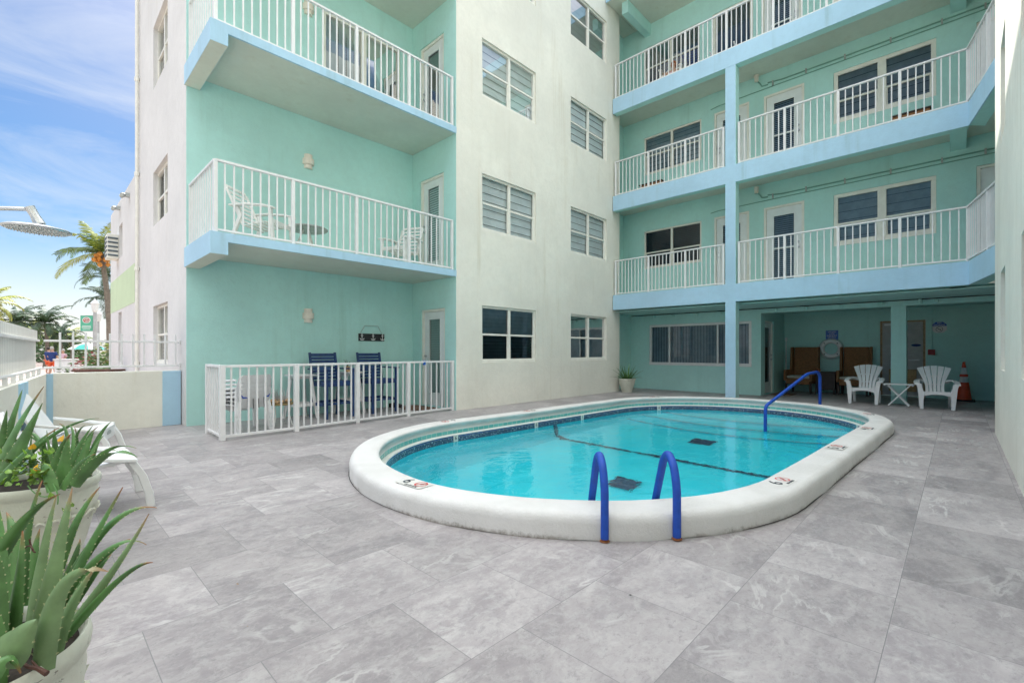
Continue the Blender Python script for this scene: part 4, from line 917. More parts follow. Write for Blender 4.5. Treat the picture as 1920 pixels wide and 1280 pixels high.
rk = thing('coat_rack', 'dark board with three white anchor hooks hanging from a cord on the teal wall', 'hook rack', (5.055, YT-0.012, 1.52))
g = MB(); g.box((0, 0, 0), (0.60, 0.024, 0.155)); g.build('board', 'black_paint', rk, bevel=0.003)
g = MB(); g.tube([(-0.27, -0.002, 0.07), (-0.16, -0.002, 0.245), (0.15, -0.002, 0.245), (0.25, -0.002, 0.07)], 0.005, 6); g.build('cord', 'dull_metal', rk)
for x in (-0.235, 0.02, 0.245):
    g = MB(); y = -0.026; g.tube([(x, y, 0.06), (x, y, -0.055)], 0.007, 6); g.tube([(x-0.028, y, 0.032), (x+0.028, y, 0.032)], 0.006, 6); g.tube([(x+0.012*cos(a), y, 0.066+0.012*sin(a)) for a in [2*pi*i/10 for i in range(11)]], 0.004, 5, caps=False)
    g.tube([(x-0.045, y, -0.02), (x-0.032, y-0.004, -0.05), (x, y-0.006, -0.062), (x+0.032, y-0.004, -0.05), (x+0.045, y, -0.02)], 0.0075, 6); g.build('anchor_hook', 'white_paint', rk, smooth=True)

# ------------------------------------------------------------------ furniture
def adirondack(name, label, loc, rz, group=None, mat='white_plastic'):
    t = thing(name, label, 'chair', loc, rz, group)
    # seat: sloped slab with slots, apron with arched cut out; front is -Y, width .62
    g = MB()
    for i in range(5):
        x0 = -0.235+i*0.095; g.box((x0+0.045, 0.0, 0.325-0.0), (0.086, 0.50, 0.02), None, Matrix.Rotation(radians(-9), 3, 'X'))
    g.box((0, -0.12, 0.342), (0.47, 0.045, 0.024), None, Matrix.Rotation(radians(-9), 3, 'X')); g.box((0, 0.16, 0.288), (0.47, 0.06, 0.024), None, Matrix.Rotation(radians(-9), 3, 'X'))
    g.build('seat', mat, t, bevel=0.006)
    n = 10; pts = [(-0.245, 0.375), (0.245, 0.375)]+[(0.245-0.49*i/n, 0.375-0.115+0.055*sin(pi*i/n)) for i in range(n+1)]
    g = MB(); g.prism(pts, -0.285, -0.255, 'y'); g.build('apron', mat, t, bevel=0.004)
    # fan back: five splayed slats joined by three cross bands
    g = MB(); tilt = radians(24); H0, H1 = 0.0, 0.66; nS = 5
    def bp(u, h, d): return (u, 0.20+h*sin(tilt)+d*cos(tilt), 0.29+h*cos(tilt)-d*sin(tilt))
    def wid(h): 
        q = h/H1; return 0.160+0.155*max(0, (q-0.35)/0.65)**1.15
    def slat(i, h0, h1, gap=0.008, top=False):
        rows = []
        for k in range(7):
            h = h0+(h1-h0)*k/6; w_ = wid(h); c0, c1 = -w_+2*w_*i/nS+gap, -w_+2*w_*(i+1)/nS-gap
            ex = 0
            if top and k == 6:
                rows.append((c0, c1, h-0.0)); continue
            rows.append((c0, c1, h))
        def arch(u): return 0.075*(1-(u/0.31)**2) if top else 0
        for d0 in (0,):
            P = []
            for (c0, c1, h) in rows: 
                a = arch(c0) if h > h1-0.001 else 0; b = arch(c1) if h > h1-0.001 else 0
                P.append([bp(c0, h+a, 0), bp(c1, h+b, 0), bp(c1, h+b, 0.022), bp(c0, h+a, 0.022)])
        g.grid(P, closed=True); g.poly(P[0]); g.poly(P[-1])
    for i in range(nS): slat(i, 0.0, 0.60, 0.0055, True)
    for h0, h1 in ((0.0, 0.045), (0.215, 0.245), (0.405, 0.435)):
        P = []
        for k in range(2):
            h = (h0, h1)[k]; w_ = wid(h)-0.004; P.append([bp(-w_, h, 0.003), bp(w_, h, 0.003), bp(w_, h, 0.019), bp(-w_, h, 0.019)])
        g.grid(P, closed=True); g.poly(P[0]); g.poly(P[1])
    g.build('backrest', mat, t, bevel=0.004)
    for s in (-1, 1):
        # front leg: broad tapered plate that flares to the arm
        g = MB(); P = []
        for z, xo, xi, y0, y1 in ((0.0, 0.275, 0.215, -0.30, -0.24), (0.20, 0.292, 0.215, -0.30, -0.23), (0.33, 0.302, 0.20, -0.30, -0.225), (0.44, 0.312, 0.232, -0.30, -0.225), (0.535, 0.335, 0.245, -0.305, -0.22)):
            P.append([(s*xo, y0, z), (s*xi, y0, z), (s*xi, y1, z), (s*xo, y1, z)])
        g.grid(P, closed=True); g.poly(P[0]); g.poly(P[-1]); g.build('leg', mat, t, bevel=0.006)
        g = MB(); P = []
        for y, z, w_ in ((0.33, 0.0, 0.05), (0.27, 0.16, 0.055), (0.20, 0.30, 0.06)): P.append([(s*0.24-w_/2, y, z), (s*0.24+w_/2, y, z), (s*0.24+w_/2, y-0.07, z), (s*0.24-w_/2, y-0.07, z)])
        g.grid(P, closed=True); g.poly(P[0]); g.poly(P[-1]); g.build('leg', mat, t, bevel=0.005)
        # arm sweeping from the back, out and down to the leg top
        g = MB(); pth = [(0.175, 0.36, 0.555), (0.235, 0.30, 0.60), (0.285, 0.19, 0.615), (0.315, 0.02, 0.60), (0.322, -0.14, 0.575), (0.315, -0.30, 0.545)]; P = []
        for k, (x, y, z) in enumerate(pth):
            w_ = (0.05, 0.07, 0.085, 0.09, 0.095, 0.085)[k]; P.append([(s*(x-w_/2), y, z), (s*(x+w_/2), y, z-0.012), (s*(x+w_/2), y, z-0.04), (s*(x-w_/2), y, z-0.03)])
        g.grid(P, closed=True); g.poly(P[0]); g.poly(P[-1]); g.build('armrest', mat, t, smooth=True, bevel=0.005)
    return t
adirondack('garden_chair', 'white plastic fan back garden chair left of the folding table, before the wicker chair', (13.66, 1.585, 0), -pi/2-0.02, 'white fan back chairs at the far end of the deck')
adirondack('garden_chair', 'white plastic fan back garden chair between the folding table and the orange cone', (13.46, 0.345, 0), -pi/2+0.10, 'white fan back chairs at the far end of the deck')
# balcony chairs: slatted resin armchairs
def resin_chair(name, label, loc, rz, group, mat='old_plastic'):
    t = thing(name, label, 'chair', loc, rz, group); g = MB(); tilt = radians(25)
    R = Matrix.Rotation(-tilt, 3, 'X')
    def bpt(u, h, d=0): return Vector((u, 0.20, 0.33))+Matrix.Rotation(-tilt, 3, 'X') @ Vector((u*0, d, h))
    for k in range(7):
        h = 0.06+k*0.088; w_ = 0.25-0.012*max(0, k-4); c = bpt(0, h); g.box((0, c.y, c.z), (w_*2-0.07, 0.016, 0.05), None, R)
    for s in (-1, 1): c = bpt(0, 0.32); g.box((s*0.235, c.y, c.z), (0.05, 0.03, 0.68), None, R)
    c = bpt(0, 0.68); g.box((0, c.y, c.z), (0.46, 0.03, 0.055), None, R); g.build('backrest', mat, t, bevel=0.008)
    g = MB()
    for k in range(6): g.box((0, -0.25+k*0.085, 0.375-k*0.012), (0.46, 0.065, 0.018))
    g.box((0, -0.30, 0.365), (0.50, 0.03, 0.07)); g.build('seat', mat, t, bevel=0.006)
    for s in (-1, 1):
        g = MB(); P = [[(s*(0.29+w_), y, z), (s*(0.24), y, z), (s*(0.24), y+0.05, z), (s*(0.29+w_), y+0.05, z)] for w_, y, z in ((0.0, -0.36, 0), (0.0, -0.33, 0.3), (0.01, -0.31, 0.56))]; g.grid(P, closed=True); g.poly(P[0]); g.poly(P[-1]); g.build('leg', mat, t, bevel=0.006)
        g = MB(); P = [[(s*(0.29), y, z), (s*(0.24), y, z), (s*(0.24), y-0.06, z), (s*(0.29), y-0.06, z)] for y, z in ((0.42, 0), (0.33, 0.25), (0.24, 0.45), (0.30, 0.60))]; g.grid(P, closed=True); g.poly(P[0]); g.poly(P[-1]); g.build('leg', mat, t, bevel=0.006)
        g = MB(); P = [[(s*0.23, y, z), (s*0.325, y, z), (s*0.325, y, z-0.03), (s*0.23, y, z-0.03)] for y, z in ((0.38, 0.63), (0.1, 0.64), (-0.2, 0.61), (-0.36, 0.57))]; g.grid(P, closed=True); g.poly(P[0]); g.poly(P[-1]); g.build('armrest', mat, t, bevel=0.01)
    return t
resin_chair('balcony_chair', 'white plastic slatted armchair at the left end of the middle balcony', (2.62, 8.12, L1), radians(38), 'slatted armchairs on the left balcony')
resin_chair('balcony_chair', 'white plastic slatted armchair on the middle balcony, near its glazed door', (5.25, 8.20, L1), radians(-62), 'slatted armchairs on the left balcony')
t = thing('round_table', 'round grey table beside the armchair on the middle left balcony', 'table', (3.32, 8.15, L1))
g = MB(); g.lathe([(0.0, 0.455), (0.33, 0.455), (0.345, 0.44), (0.33, 0.425), (0.0, 0.425)], n=36); g.build('tabletop', 'dull_metal', t, smooth=True)
for i in range(3):
    a = 2*pi*i/3+0.5; g = MB(); g.tube([(0.05*cos(a), 0.05*sin(a), 0.43), (0.24*cos(a), 0.24*sin(a), 0.0)], 0.014, 8); g.build('leg', 'old_plastic', t)
# folding X table between the fan back chairs
t = thing('folding_table', 'small white folding table with crossed legs between the two fan back chairs', 'table', (13.52, 0.96, 0), -pi/2)
g = MB()
for i in range(6): g.box((0, -0.155+i*0.062, 0.485), (0.52, 0.054, 0.018))
g.box((-0.24, 0, 0.465), (0.03, 0.34, 0.022)); g.box((0.24, 0, 0.465), (0.03, 0.34, 0.022)); g.build('tabletop', 'white_plastic', t, bevel=0.004)
for s, yy in ((1, -0.135), (-1, -0.10), (1, 0.135), (-1, 0.10)):
    g = MB(); g.bar((s*0.19, yy, 0.462), (-s*0.175, yy, 0.012), 0.024, 0.034, up=(0, 1, 0)); g.build('leg', 'white_plastic', t, bevel=0.003)
# wicker wing chairs
def wicker(label, loc, rz):
    t = thing('wicker_chair', label, 'chair', loc, rz, 'high backed wicker chairs in the alcove'); W = 0.34
    g = MB(); g.box((0, 0.28, 0.86), (2*W-0.10, 0.06, 0.98), None, Matrix.Rotation(radians(-5), 3, 'X')); g.build('backrest', 'wicker', t, bevel=0.02)
    for s in (-1, 1):
        g = MB(); g.prism([(0.34, 0.40), (0.36, 1.355), (0.18, 1.345), (0.12, 0.70), (0.10, 0.40)], s*W-0.03, s*W+0.03, 'x'); g.build('wing', 'wicker', t, bevel=0.015)
        g = MB(); g.prism([(0.12, 0.36), (0.12, 0.68), (-0.32, 0.68), (-0.33, 0.36)], s*W-0.036, s*W+0.036, 'x'); g.build('armrest', 'wicker', t, bevel=0.015)
        for y in (-0.28, 0.26): g = MB(); g.box((s*0.32, y, 0.15), (0.05, 0.05, 0.30)); g.build('leg', 'dark_brown', t, bevel=0.004)
    g = MB(); g.box((0, -0.02, 0.36), (2*W-0.07, 0.60, 0.15)); g.box((0, -0.315, 0.33), (2*W-0.074, 0.03, 0.12)); g.build('seat', 'wicker', t, bevel=0.012)
    g = MB(); g.box((0, -0.06, 0.475), (2*W-0.08, 0.50, 0.08)); g.build('cushion', 'cushion', t, smooth=False, bevel=0.035)
    return t
wicker('high backed wicker chair nearest the side door, left of the dark side table', (15.78, 3.33, 0), -pi/2-0.12)
wicker('high backed wicker chair behind the white garden chair, right of the dark side table', (16.02, 2.10, 0), -pi/2-0.02)
t = thing('side_table', 'dark brown square side table between the two wicker chairs', 'table', (15.95, 2.74, 0), -pi/2)
g = MB(); g.box((0, 0, 0.62), (0.50, 0.50, 0.035)); g.build('tabletop', 'dark_brown', t, bevel=0.005)
g = MB(); g.box((0, 0, 0.36), (0.38, 0.38, 0.46)); g.build('cabinet', 'dark_brown', t)
for sx in (-1, 1):
    for sy in (-1, 1): g = MB(); g.box((sx*0.21, sy*0.21, 0.30), (0.045, 0.045, 0.60)); g.build('leg', 'dark_brown', t)
t = thing('small_jar', 'small reddish jar standing on the dark side table corner', 'jar', (15.75, 2.90, 0.638)); g = MB(); g.lathe([(0, 0), (0.05, 0), (0.055, 0.05), (0.04, 0.09), (0.0, 0.095)], n=14); o = g.build('body', 'hair_red', t, smooth=True)
# life ring and signs
t = thing('life_ring', 'white life ring with a looped rope hung on the teal alcove wall', 'life ring', (XQ-0.06, 2.695, 1.30), -pi/2)
R0, r0 = 0.225, 0.065; g = MB(); rows = []
for i in range(37):
    a = 2*pi*i/36; rows.append([((R0+r0*cos(b))*cos(a), r0*0.85*sin(b), (R0+r0*cos(b))*sin(a)) for b in [2*pi*k/14 for k in range(14)]])
g.grid(rows, closed=True); g.build('ring', 'white_plastic', t, smooth=True)
g = MB(); pts_ = []
for i in range(49):
    a = 2*pi*i/48; pts_.append(((0.30+0.018*abs(sin(2*a)))*cos(a), 0.0, (0.30+0.018*abs(sin(2*a)))*sin(a)-0.012))
g.tube(pts_, 0.006, 6, caps=False); g.build('rope', 'post_grey', t, smooth=True)
for k in range(4):
    a = pi/4+k*pi/2; g = MB(); g.box((R0*cos(a), -0.06, R0*sin(a)), (0.03, 0.012, 0.03)); g.build('rope_clip', 'dark_mark', t)
t = thing('pool_sign', 'small blue sign with white lettering above the life ring', 'sign', (XQ-0.004, 2.685, 1.70), -pi/2)
g = MB(); g.box((0, 0, -0.01), (0.31, 0.006, 0.30)); g.build('panel', 'blue_sign', t, bevel=0.002)
for i, s_ in enumerate(('LIFE RING', 'IS FOR', 'EMERGENCY', 'USE ONLY')): text('lettering', s_, 0.044, 'white_paint', t, Matrix.Translation((0, -0.005, 0.095-i*0.055)) @ Matrix.Rotation(pi/2, 4, 'X'))
t = thing('no_smoking_sign', 'octagonal blue and white no smoking sign on the alcove wall', 'sign', (XQ-0.004, 0.355, 1.847), -pi/2)
oc = [(0.072*a_, 0.145*b_) if False else (a_, b_) for a_, b_ in ((0.072, 0.145), (0.145, 0.072), (0.145, -0.072), (0.072, -0.145), (-0.072, -0.145), (-0.145, -0.072), (-0.145, 0.072), (-0.072, 0.145))]
g = MB(); g.prism(oc, -0.004, 0.002, 'y'); g.build('panel', 'white_paint', t)
g = MB(); g.prism([(0.070, 0.141), (0.141, 0.070), (0.141, 0.035), (-0.141, 0.035), (-0.141, 0.070), (-0.070, 0.141)], -0.007, -0.0045, 'y'); g.build('blue_band', 'blue_sign', t)
text('lettering', 'NO', 0.05, 'white_paint', t, Matrix.Translation((0, -0.009, 0.112)) @ Matrix.Rotation(pi/2, 4, 'X')); text('lettering', 'SMOKING', 0.05, 'white_paint', t, Matrix.Translation((0, -0.009, 0.062)) @ Matrix.Rotation(pi/2, 4, 'X'))
g = MB(); g.tube([(0.065*cos(a), -0.006, -0.05+0.065*sin(a)) for a in [2*pi*i/24 for i in range(25)]], 0.005, 6, caps=False); g.tube([(-0.046, -0.006, -0.004), (0.046, -0.006, -0.096)], 0.005, 6); g.box((0.0, -0.006, -0.052), (0.08, 0.004, 0.012)); g.build('symbol', 'dark_mark', t)
# safety pole beside the alcove door
t = thing('safety_pole', 'white pole leaning in the alcove corner behind the first wicker chair', 'pole', (16.28, 3.86, 0)); g = MB(); g.tube([(0, 0, 0.02), (0.03, 0.0, 1.62)], 0.016, 8); g.build('shaft', 'white_paint', t)
g = MB(); g.box((0.03, 0, 1.60), (0.03, 0.07, 0.10)); g.build('hook', 'white_paint', t, bevel=0.01)
# traffic cone
t = thing('traffic_cone', 'tall orange traffic cone with two white bands by the far teal wall', 'traffic cone', (15.95, -0.10, 0))
g = MB(); g.box((0, 0, 0.02), (0.40, 0.40, 0.04)); g.build('base', 'black_rubber', t, bevel=0.01)
def cr_(z): return 0.135-(z-0.04)/0.90*0.105
g = MB(); g.lathe([(cr_(0.04)+.01, 0.04), (cr_(0.46), 0.46), (cr_(0.60), 0.60), (cr_(0.61)+0.012, 0.61), (cr_(0.65)+0.012, 0.65), (cr_(0.66), 0.66), (cr_(0.82), 0.82), (0.026, 0.93), (0.030, 0.955), (0.022, 0.965), (0, 0.96)], n=28); g.build('body', 'orange_plastic', t, smooth=True)
for z0, z1 in ((0.46, 0.60), (0.66, 0.82)): g = MB(); g.lathe([(cr_(z0)+0.003, z0), (cr_(z1)+0.003, z1)], n=28); g.build('band', 'white_paint', t, smooth=True)
# ------------------------------------------------------------------ patio furniture
def stack_chair(z, lab, first=False):
    t = thing('stacking_chair', lab, 'chair', (2.32, 8.02, z), 0.16+pi, 'white plastic chairs stacked on the patio'); m = 'white_plastic'
    g = MB(); rows = []
    for k in range(6):
        q = k/5; zz = 0.36+0.26*q; y = 0.17+0.16*q; w_ = 0.23+0.02*q-(0.03 if k == 5 else 0)
        rows.append([(w_*sin(-1.25+2.5*j/10)/sin(1.25), y+0.06*(1-cos(-1.25+2.5*j/10))*(-1.4)+0.06, zz-(0.02 if k == 5 and j in (0, 10) else 0)) for j in range(11)])
    back = [[(x, y+0.012, z_) for x, y, z_ in r] for r in rows]
    g.grid(rows); g.grid(back)
    for r, b in ((rows[-1], back[-1]), (rows[0], back[0])): g.grid([r, b])
    g.grid([[r[0] for r in rows], [r[0] for r in back]]); g.grid([[r[-1] for r in rows], [r[-1] for r in back]])
    g.build('backrest', m, t, smooth=True)
    g = MB(); g.box((0, 0.0, 0.40), (0.44, 0.42, 0.02)); g.prism([(-0.22, 0.40), (0.22, 0.40), (0.20, 0.32), (0.12, 0.28), (-0.12, 0.28), (-0.20, 0.32)], -0.215, -0.205, 'y'); g.build('seat', m, t, bevel=0.006)
    for s in (-1, 1):
        g = MB(); P = [[(s*x0, y, zz), (s*x1, y, zz), (s*x1, y+0.05, zz), (s*x0, y+0.05, zz)] for x0, x1, y, zz in ((0.235, 0.285, -0.25, 0), (0.20, 0.26, -0.22, 0.40), (0.235, 0.265, -0.20, 0.50))]; g.grid(P, closed=True); g.poly(P[0]); g.poly(P[-1]); g.build('leg', m, t, bevel=0.004)
        g = MB(); P = [[(s*x0, y, zz), (s*x1, y, zz), (s*x1, y+0.05, zz), (s*x0, y+0.05, zz)] for x0, x1, y, zz in ((0.225, 0.275, 0.24, 0), (0.19, 0.24, 0.17, 0.40))]; g.grid(P, closed=True); g.poly(P[0]); g.poly(P[-1]); g.build('leg', m, t, bevel=0.004)
        g = MB(); g.tube([(s*0.25, -0.21, 0.505), (s*0.262, 0.0, 0.525), (s*0.235, 0.20, 0.54)], [0.018, 0.02, 0.018], 8); g.build('armrest', m, t, smooth=True)
    return t
ords = ['lowest of the patio stack, its four legs reaching the tiles', 'second from the bottom of the patio stack', 'middle one of the five stacked on the patio', 'second from the top of the patio stack', 'topmost of the patio stack behind the railing']
for k in range(5): stack_chair(k*0.062, 'white plastic chair, '+ords[k])
t = thing('plant_hanger', 'blue metal hook rail with dark prongs hung on the front of the stacked chairs', 'hook rail', (2.37, 7.70, 0.53), 0.16)
g = MB(); g.tube([(-0.22, 0, 0.07), (-0.19, 0, 0.0), (0.19, 0, 0.0), (0.22, 0, 0.07)], 0.013, 8); g.build('bar', 'rail_foam', t, smooth=True)
for i in range(4): g = MB(); g.tube([(-0.12+i*0.08, 0, 0), (-0.12+i*0.08, -0.01, -0.17)], 0.005, 6); g.build('prong', 'black_paint', t)
def taper_table(name, label, loc, rz, h, wtop, cat='table'):
    t = thing(name, label, cat, loc, rz, 'white pub height tables on the patio'); m = 'white_paint'
    g = MB(); g.box((0, 0, h-0.014), (wtop, wtop, 0.028)); g.box((0, 0, h-0.05), (wtop-0.12, wtop-0.12, 0.045)); g.build('tabletop', m, t, bevel=0.004)
    for sx in (-1, 1):
        for sy in (-1, 1): g = MB(); g.bar((sx*(wtop/2-0.09), sy*(wtop/2-0.09), h-0.04), (sx*(wtop/2-0.0), sy*(wtop/2-0.0), 0.0), 0.035, 0.055); g.build('leg', m, t, bevel=0.003)
    zz = h*0.32; e = wtop/2-0.03
    g = MB(); g.bar((-e, -e, zz), (e, -e, zz), 0.025, 0.06); g.bar((-e, e, zz), (e, e, zz), 0.025, 0.06); g.bar((-e, -e, zz), (-e, e, zz), 0.025, 0.06); g.bar((e, -e, zz), (e, e, zz), 0.025, 0.06); g.build('stretcher', m, t, bevel=0.003)
    return t
taper_table('pub_table', 'white wooden table with splayed legs, left of the first navy bar chair', (3.42, 8.66, 0), 0.1, 0.80, 0.42)
taper_table('pub_table', 'white wooden table with splayed legs between the two navy bar chairs', (4.36, 8.68, 0), 0.1, 0.82, 0.42)
t = thing('flower_pot', 'small speckled flower pot with dry sprigs on the table between navy chairs', 'plant pot', (4.30, 8.62, 0.82))
g = MB(); g.lathe([(0, 0), (0.05, 0), (0.07, 0.10), (0.075, 0.11), (0, 0.10)], n=16); g.build('pot', 'shell_tan', t, smooth=True)
g = MB()
for i in range(16): a = random.uniform(0, 2*pi); L = random.uniform(0.06, 0.16); g.tube(bez((0, 0, 0.10), (0.02*cos(a), 0.02*sin(a), 0.10+L*.7), (L*.6*cos(a), L*.6*sin(a), 0.10+L), 4), [0.003, 0.003, 0.002, 0.002, 0.001], 4)
g.build('sprigs', 'dark_brown', t)
def bar_chair(label, loc, rz):
    t = thing('bar_chair', label, 'bar chair', loc, rz, 'navy bar chairs on the patio'); m = 'navy_wood'; W = 0.27
    g = MB()
    for k in range(7): g.box((0, -0.20+k*0.068, 0.665), (2*W-0.05, 0.06, 0.02))
    g.build('seat', m, t, bevel=0.003)
    g = MB(); R = Matrix.Rotation(radians(-10), 3, 'X')
    for k in range(8): g.box((0, 0.255+k*0.062*sin(radians(10)), 0.72+k*0.062), (2*W-0.07, 0.018, 0.050 if k != 7 else 0.058), None, R)
    g.build('backrest', m, t, bevel=0.003)
    for s in (-1, 1):
        g = MB(); g.bar((s*W, -0.25, 0.0), (s*W, -0.25, 0.88), 0.045, 0.045); g.build('leg', m, t, bevel=0.004)
        g = MB(); g.bar((s*W, 0.27, 0.0), (s*W, 0.23, 0.66), 0.045, 0.045); g.bar((s*(W-0.012), 0.235, 0.66), (s*(W-0.012), 0.335, 1.20), 0.04, 0.035); g.build('leg', m, t, bevel=0.004)
        g = MB(); g.box((s*(W+0.005), 0.0, 0.895), (0.085, 0.62, 0.025)); g.build('armrest', m, t, bevel=0.006)
        g = MB(); g.bar((s*W, -0.25, 0.62), (s*W, 0.25, 0.62), 0.022, 0.07); g.bar((s*W, -0.25, 0.26), (s*W, 0.25, 0.26), 0.022, 0.06); g.build('side_rail', m, t, bevel=0.003)
    g = MB(); g.bar((-W, -0.25, 0.62), (W, -0.25, 0.62), 0.022, 0.07); g.build('front_rail', m, t, bevel=0.003)
    g = MB(); g.bar((-W, -0.25, 0.27), (W, -0.25, 0.27), 0.06, 0.03); g.build('footrest', m, t, bevel=0.003)
    g = MB(); g.bar((-W, 0.255, 0.27), (W, 0.255, 0.27), 0.022, 0.05); g.build('back_rail', m, t, bevel=0.003)
    return t
bar_chair('navy slatted bar chair with arms, left one, between the two white tables', (3.90, 8.42, 0), 0.12)
bar_chair('navy slatted bar chair with arms, right one, nearest the patio door', (4.88, 8.50, 0), 0.06)
t = thing('plant_stand', 'round metal stand heaped with tan shells and dry coral beside the stacked chairs', 'stand', (2.88, 8.15, 0))
g = MB(); g.lathe([(0.0, 0.335), (0.20, 0.335), (0.215, 0.35), (0.215, 0.365), (0.0, 0.36)], n=28); g.build('tray', 'brass', t, smooth=True)
for i in range(4): a = pi/4+i*pi/2; g = MB(); g.tube([(0.18*cos(a), 0.18*sin(a), 0.34), (0.15*cos(a), 0.15*sin(a), 0.18), (0.20*cos(a), 0.20*sin(a), 0)], 0.009, 6); g.build('leg', 'old_plastic', t)
g = MB()
for i in range(60):
    a = random.uniform(0, 2*pi); r_ = 0.18*sqrt(random.random()); s_ = random.uniform(0.018, 0.036); g.lathe([(0, -s_), (s_, 0), (s_*0.6, s_*0.7), (0, s_*0.8)], (r_*cos(a), r_*sin(a), 0.375+random.uniform(0, 0.035)), 7)
g.build('shells', 'shell_tan', t)
g = MB()
for i in range(70):
    a = random.uniform(0, 2*pi); r_ = random.uniform(0.02, 0.12); L = random.uniform(0.08, 0.22); g.tube(bez((r_*cos(a), r_*sin(a), 0.39), (r_*1.2*cos(a), r_*1.2*sin(a), 0.39+L*.6), (r_*1.5*cos(a+.3), r_*1.5*sin(a+.3), 0.39+L), 3), [0.004, 0.003, 0.002, 0.001], 4)
g.build('dry_coral', 'post_grey', t)
t = thing('doormat', 'half round brown doormat in front of the patio door', 'doormat', (5.60, 8.35, 0.004))
g = MB(); g.prism([(0.42, -0.42)]+[(0.42-0.62*sin(pi*i/14), -0.42*cos(pi*i/14)) for i in range(15)], 0, 0.016, 'z'); g.build('mat', 'doormat', t)
t = thing('black_shoes', 'pair of dark shoes left in the corner beside the doormat', 'shoes', (5.55, 8.86, 0), 0.6)
for s in (-1, 1):
    g = MB(); rows = []
    for y, w_, h in ((-0.14, 0.02, 0.03), (-0.12, 0.042, 0.05), (-0.05, 0.05, 0.065), (0.03, 0.04, 0.09), (0.11, 0.038, 0.10), (0.14, 0.02, 0.09)): rows.append([(s*0.07+w_*cos(b), y, max(0.0, h/2+h/2*sin(b))) for b in [2*pi*k/10 for k in range(10)]])
    g.grid(rows, closed=True); g.poly(rows[0]); g.poly(rows[-1]); g.build('shoe', 'black_rubber', t, smooth=True)
t = thing('alcove_mat', 'thin dark doormat at the alcove side door behind the pool', 'doormat', (14.75, 3.55, 0.004)); g = MB(); g.box((0, 0, 0.008), (0.75, 0.48, 0.016)); g.build('mat', 'doormat', t, bevel=0.004)

# ------------------------------------------------------------------ short lounge chairs by the left wall
def lounge(label, loc, rz):
    t = thing('lounge_chair', label, 'lounge chair', loc, rz, 'white lounge chairs by the left wall'); m = 'white_plastic'
    # front is +X. origin under the front edge
    def pp(g, rows): g.grid(rows, closed=True); g.poly(rows[0]); g.poly(rows[-1])
    g = MB(); rows = []
    for x, z in ((-0.10, 0.385), (-0.16, 0.395), (-0.33, 0.375), (-0.52, 0.33), (-0.58, 0.335)): rows.append([(x, -0.285, z), (x, 0.285, z), (x, 0.285, z-0.025), (x, -0.285, z-0.025)])
    pp(g, rows)
    for k in range(4): g.box((-0.42, -0.18+k*0.12, 0.352), (0.16, 0.03, 0.012), 'dark_slat', Matrix.Rotation(radians(-11), 3, 'Y'))
    g.build('seat', m, t, bevel=0.008)
    g = MB(); n = 10; slot = [(-0.09+0.18*i/n) for i in range(n+1)]
    g.prism([(-0.29, 0.385), (0.29, 0.385), (0.285, 0.27), (0.20, 0.255), (-0.20, 0.255), (-0.285, 0.27)], -0.112, -0.088, 'x'); g.build('front_apron', m, t, bevel=0.005)
    g = MB(); g.prism([(0.085*cos(a), 0.325+0.028*max(-0.6, sin(a))) for a in [2*pi*i/20 for i in range(20)]], -0.0875, -0.085, 'x'); g.build('hand_slot', 'dull_metal', t)
    g = MB(); rows = []
    for x, z, w_ in ((-0.56, 0.33, 0.26), (-0.66, 0.52, 0.255), (-0.76, 0.70, 0.235), (-0.79, 0.765, 0.19), (-0.80, 0.785, 0.12)): rows.append([(x, -w_, z), (x, w_, z), (x-0.025, w_, z-0.01), (x-0.025, -w_, z-0.01)])
    pp(g, rows); g.build('backrest', m, t, smooth=True, bevel=0.006)
    for s in (-1, 1):
        g = MB(); rows = []
        for x, z, w_ in ((0.02, 0.0, 0.028), (0.005, 0.12, 0.03), (-0.035, 0.26, 0.04), (-0.095, 0.37, 0.05)): rows.append([(x, s*0.285-w_/2, z), (x, s*0.285+w_/2, z), (x-0.055, s*0.285+w_/2, z), (x-0.055, s*0.285-w_/2, z)])
        pp(g, rows); g.build('leg', m, t, smooth=True, bevel=0.005)
        g = MB(); g.bar((-0.5, s*0.25, 0.34), (-0.58, s*0.26, 0.0), 0.045, 0.05); g.build('leg', m, t, bevel=0.005)
        g = MB(); rows = []
        for x, z, w_ in ((-0.10, 0.40, 0.085), (-0.25, 0.425, 0.09), (-0.45, 0.47, 0.08), (-0.62, 0.50, 0.05)): rows.append([(x, s*0.30-w_/2, z), (x, s*0.30+w_/2, z-0.006), (x, s*0.30+w_/2, z-0.03), (x, s*0.30-w_/2, z-0.03)])
        pp(g, rows); g.build('side_rail', m, t, bevel=0.008)
    return t
lounge('white plastic lounge chair nearer the aloe pots, its splayed leg on the tiles', (0.66, 4.86, 0), 0.0)
lounge('white plastic lounge chair farther back, its raised back against the garden wall', (0.68, 6.75, 0), -0.28)

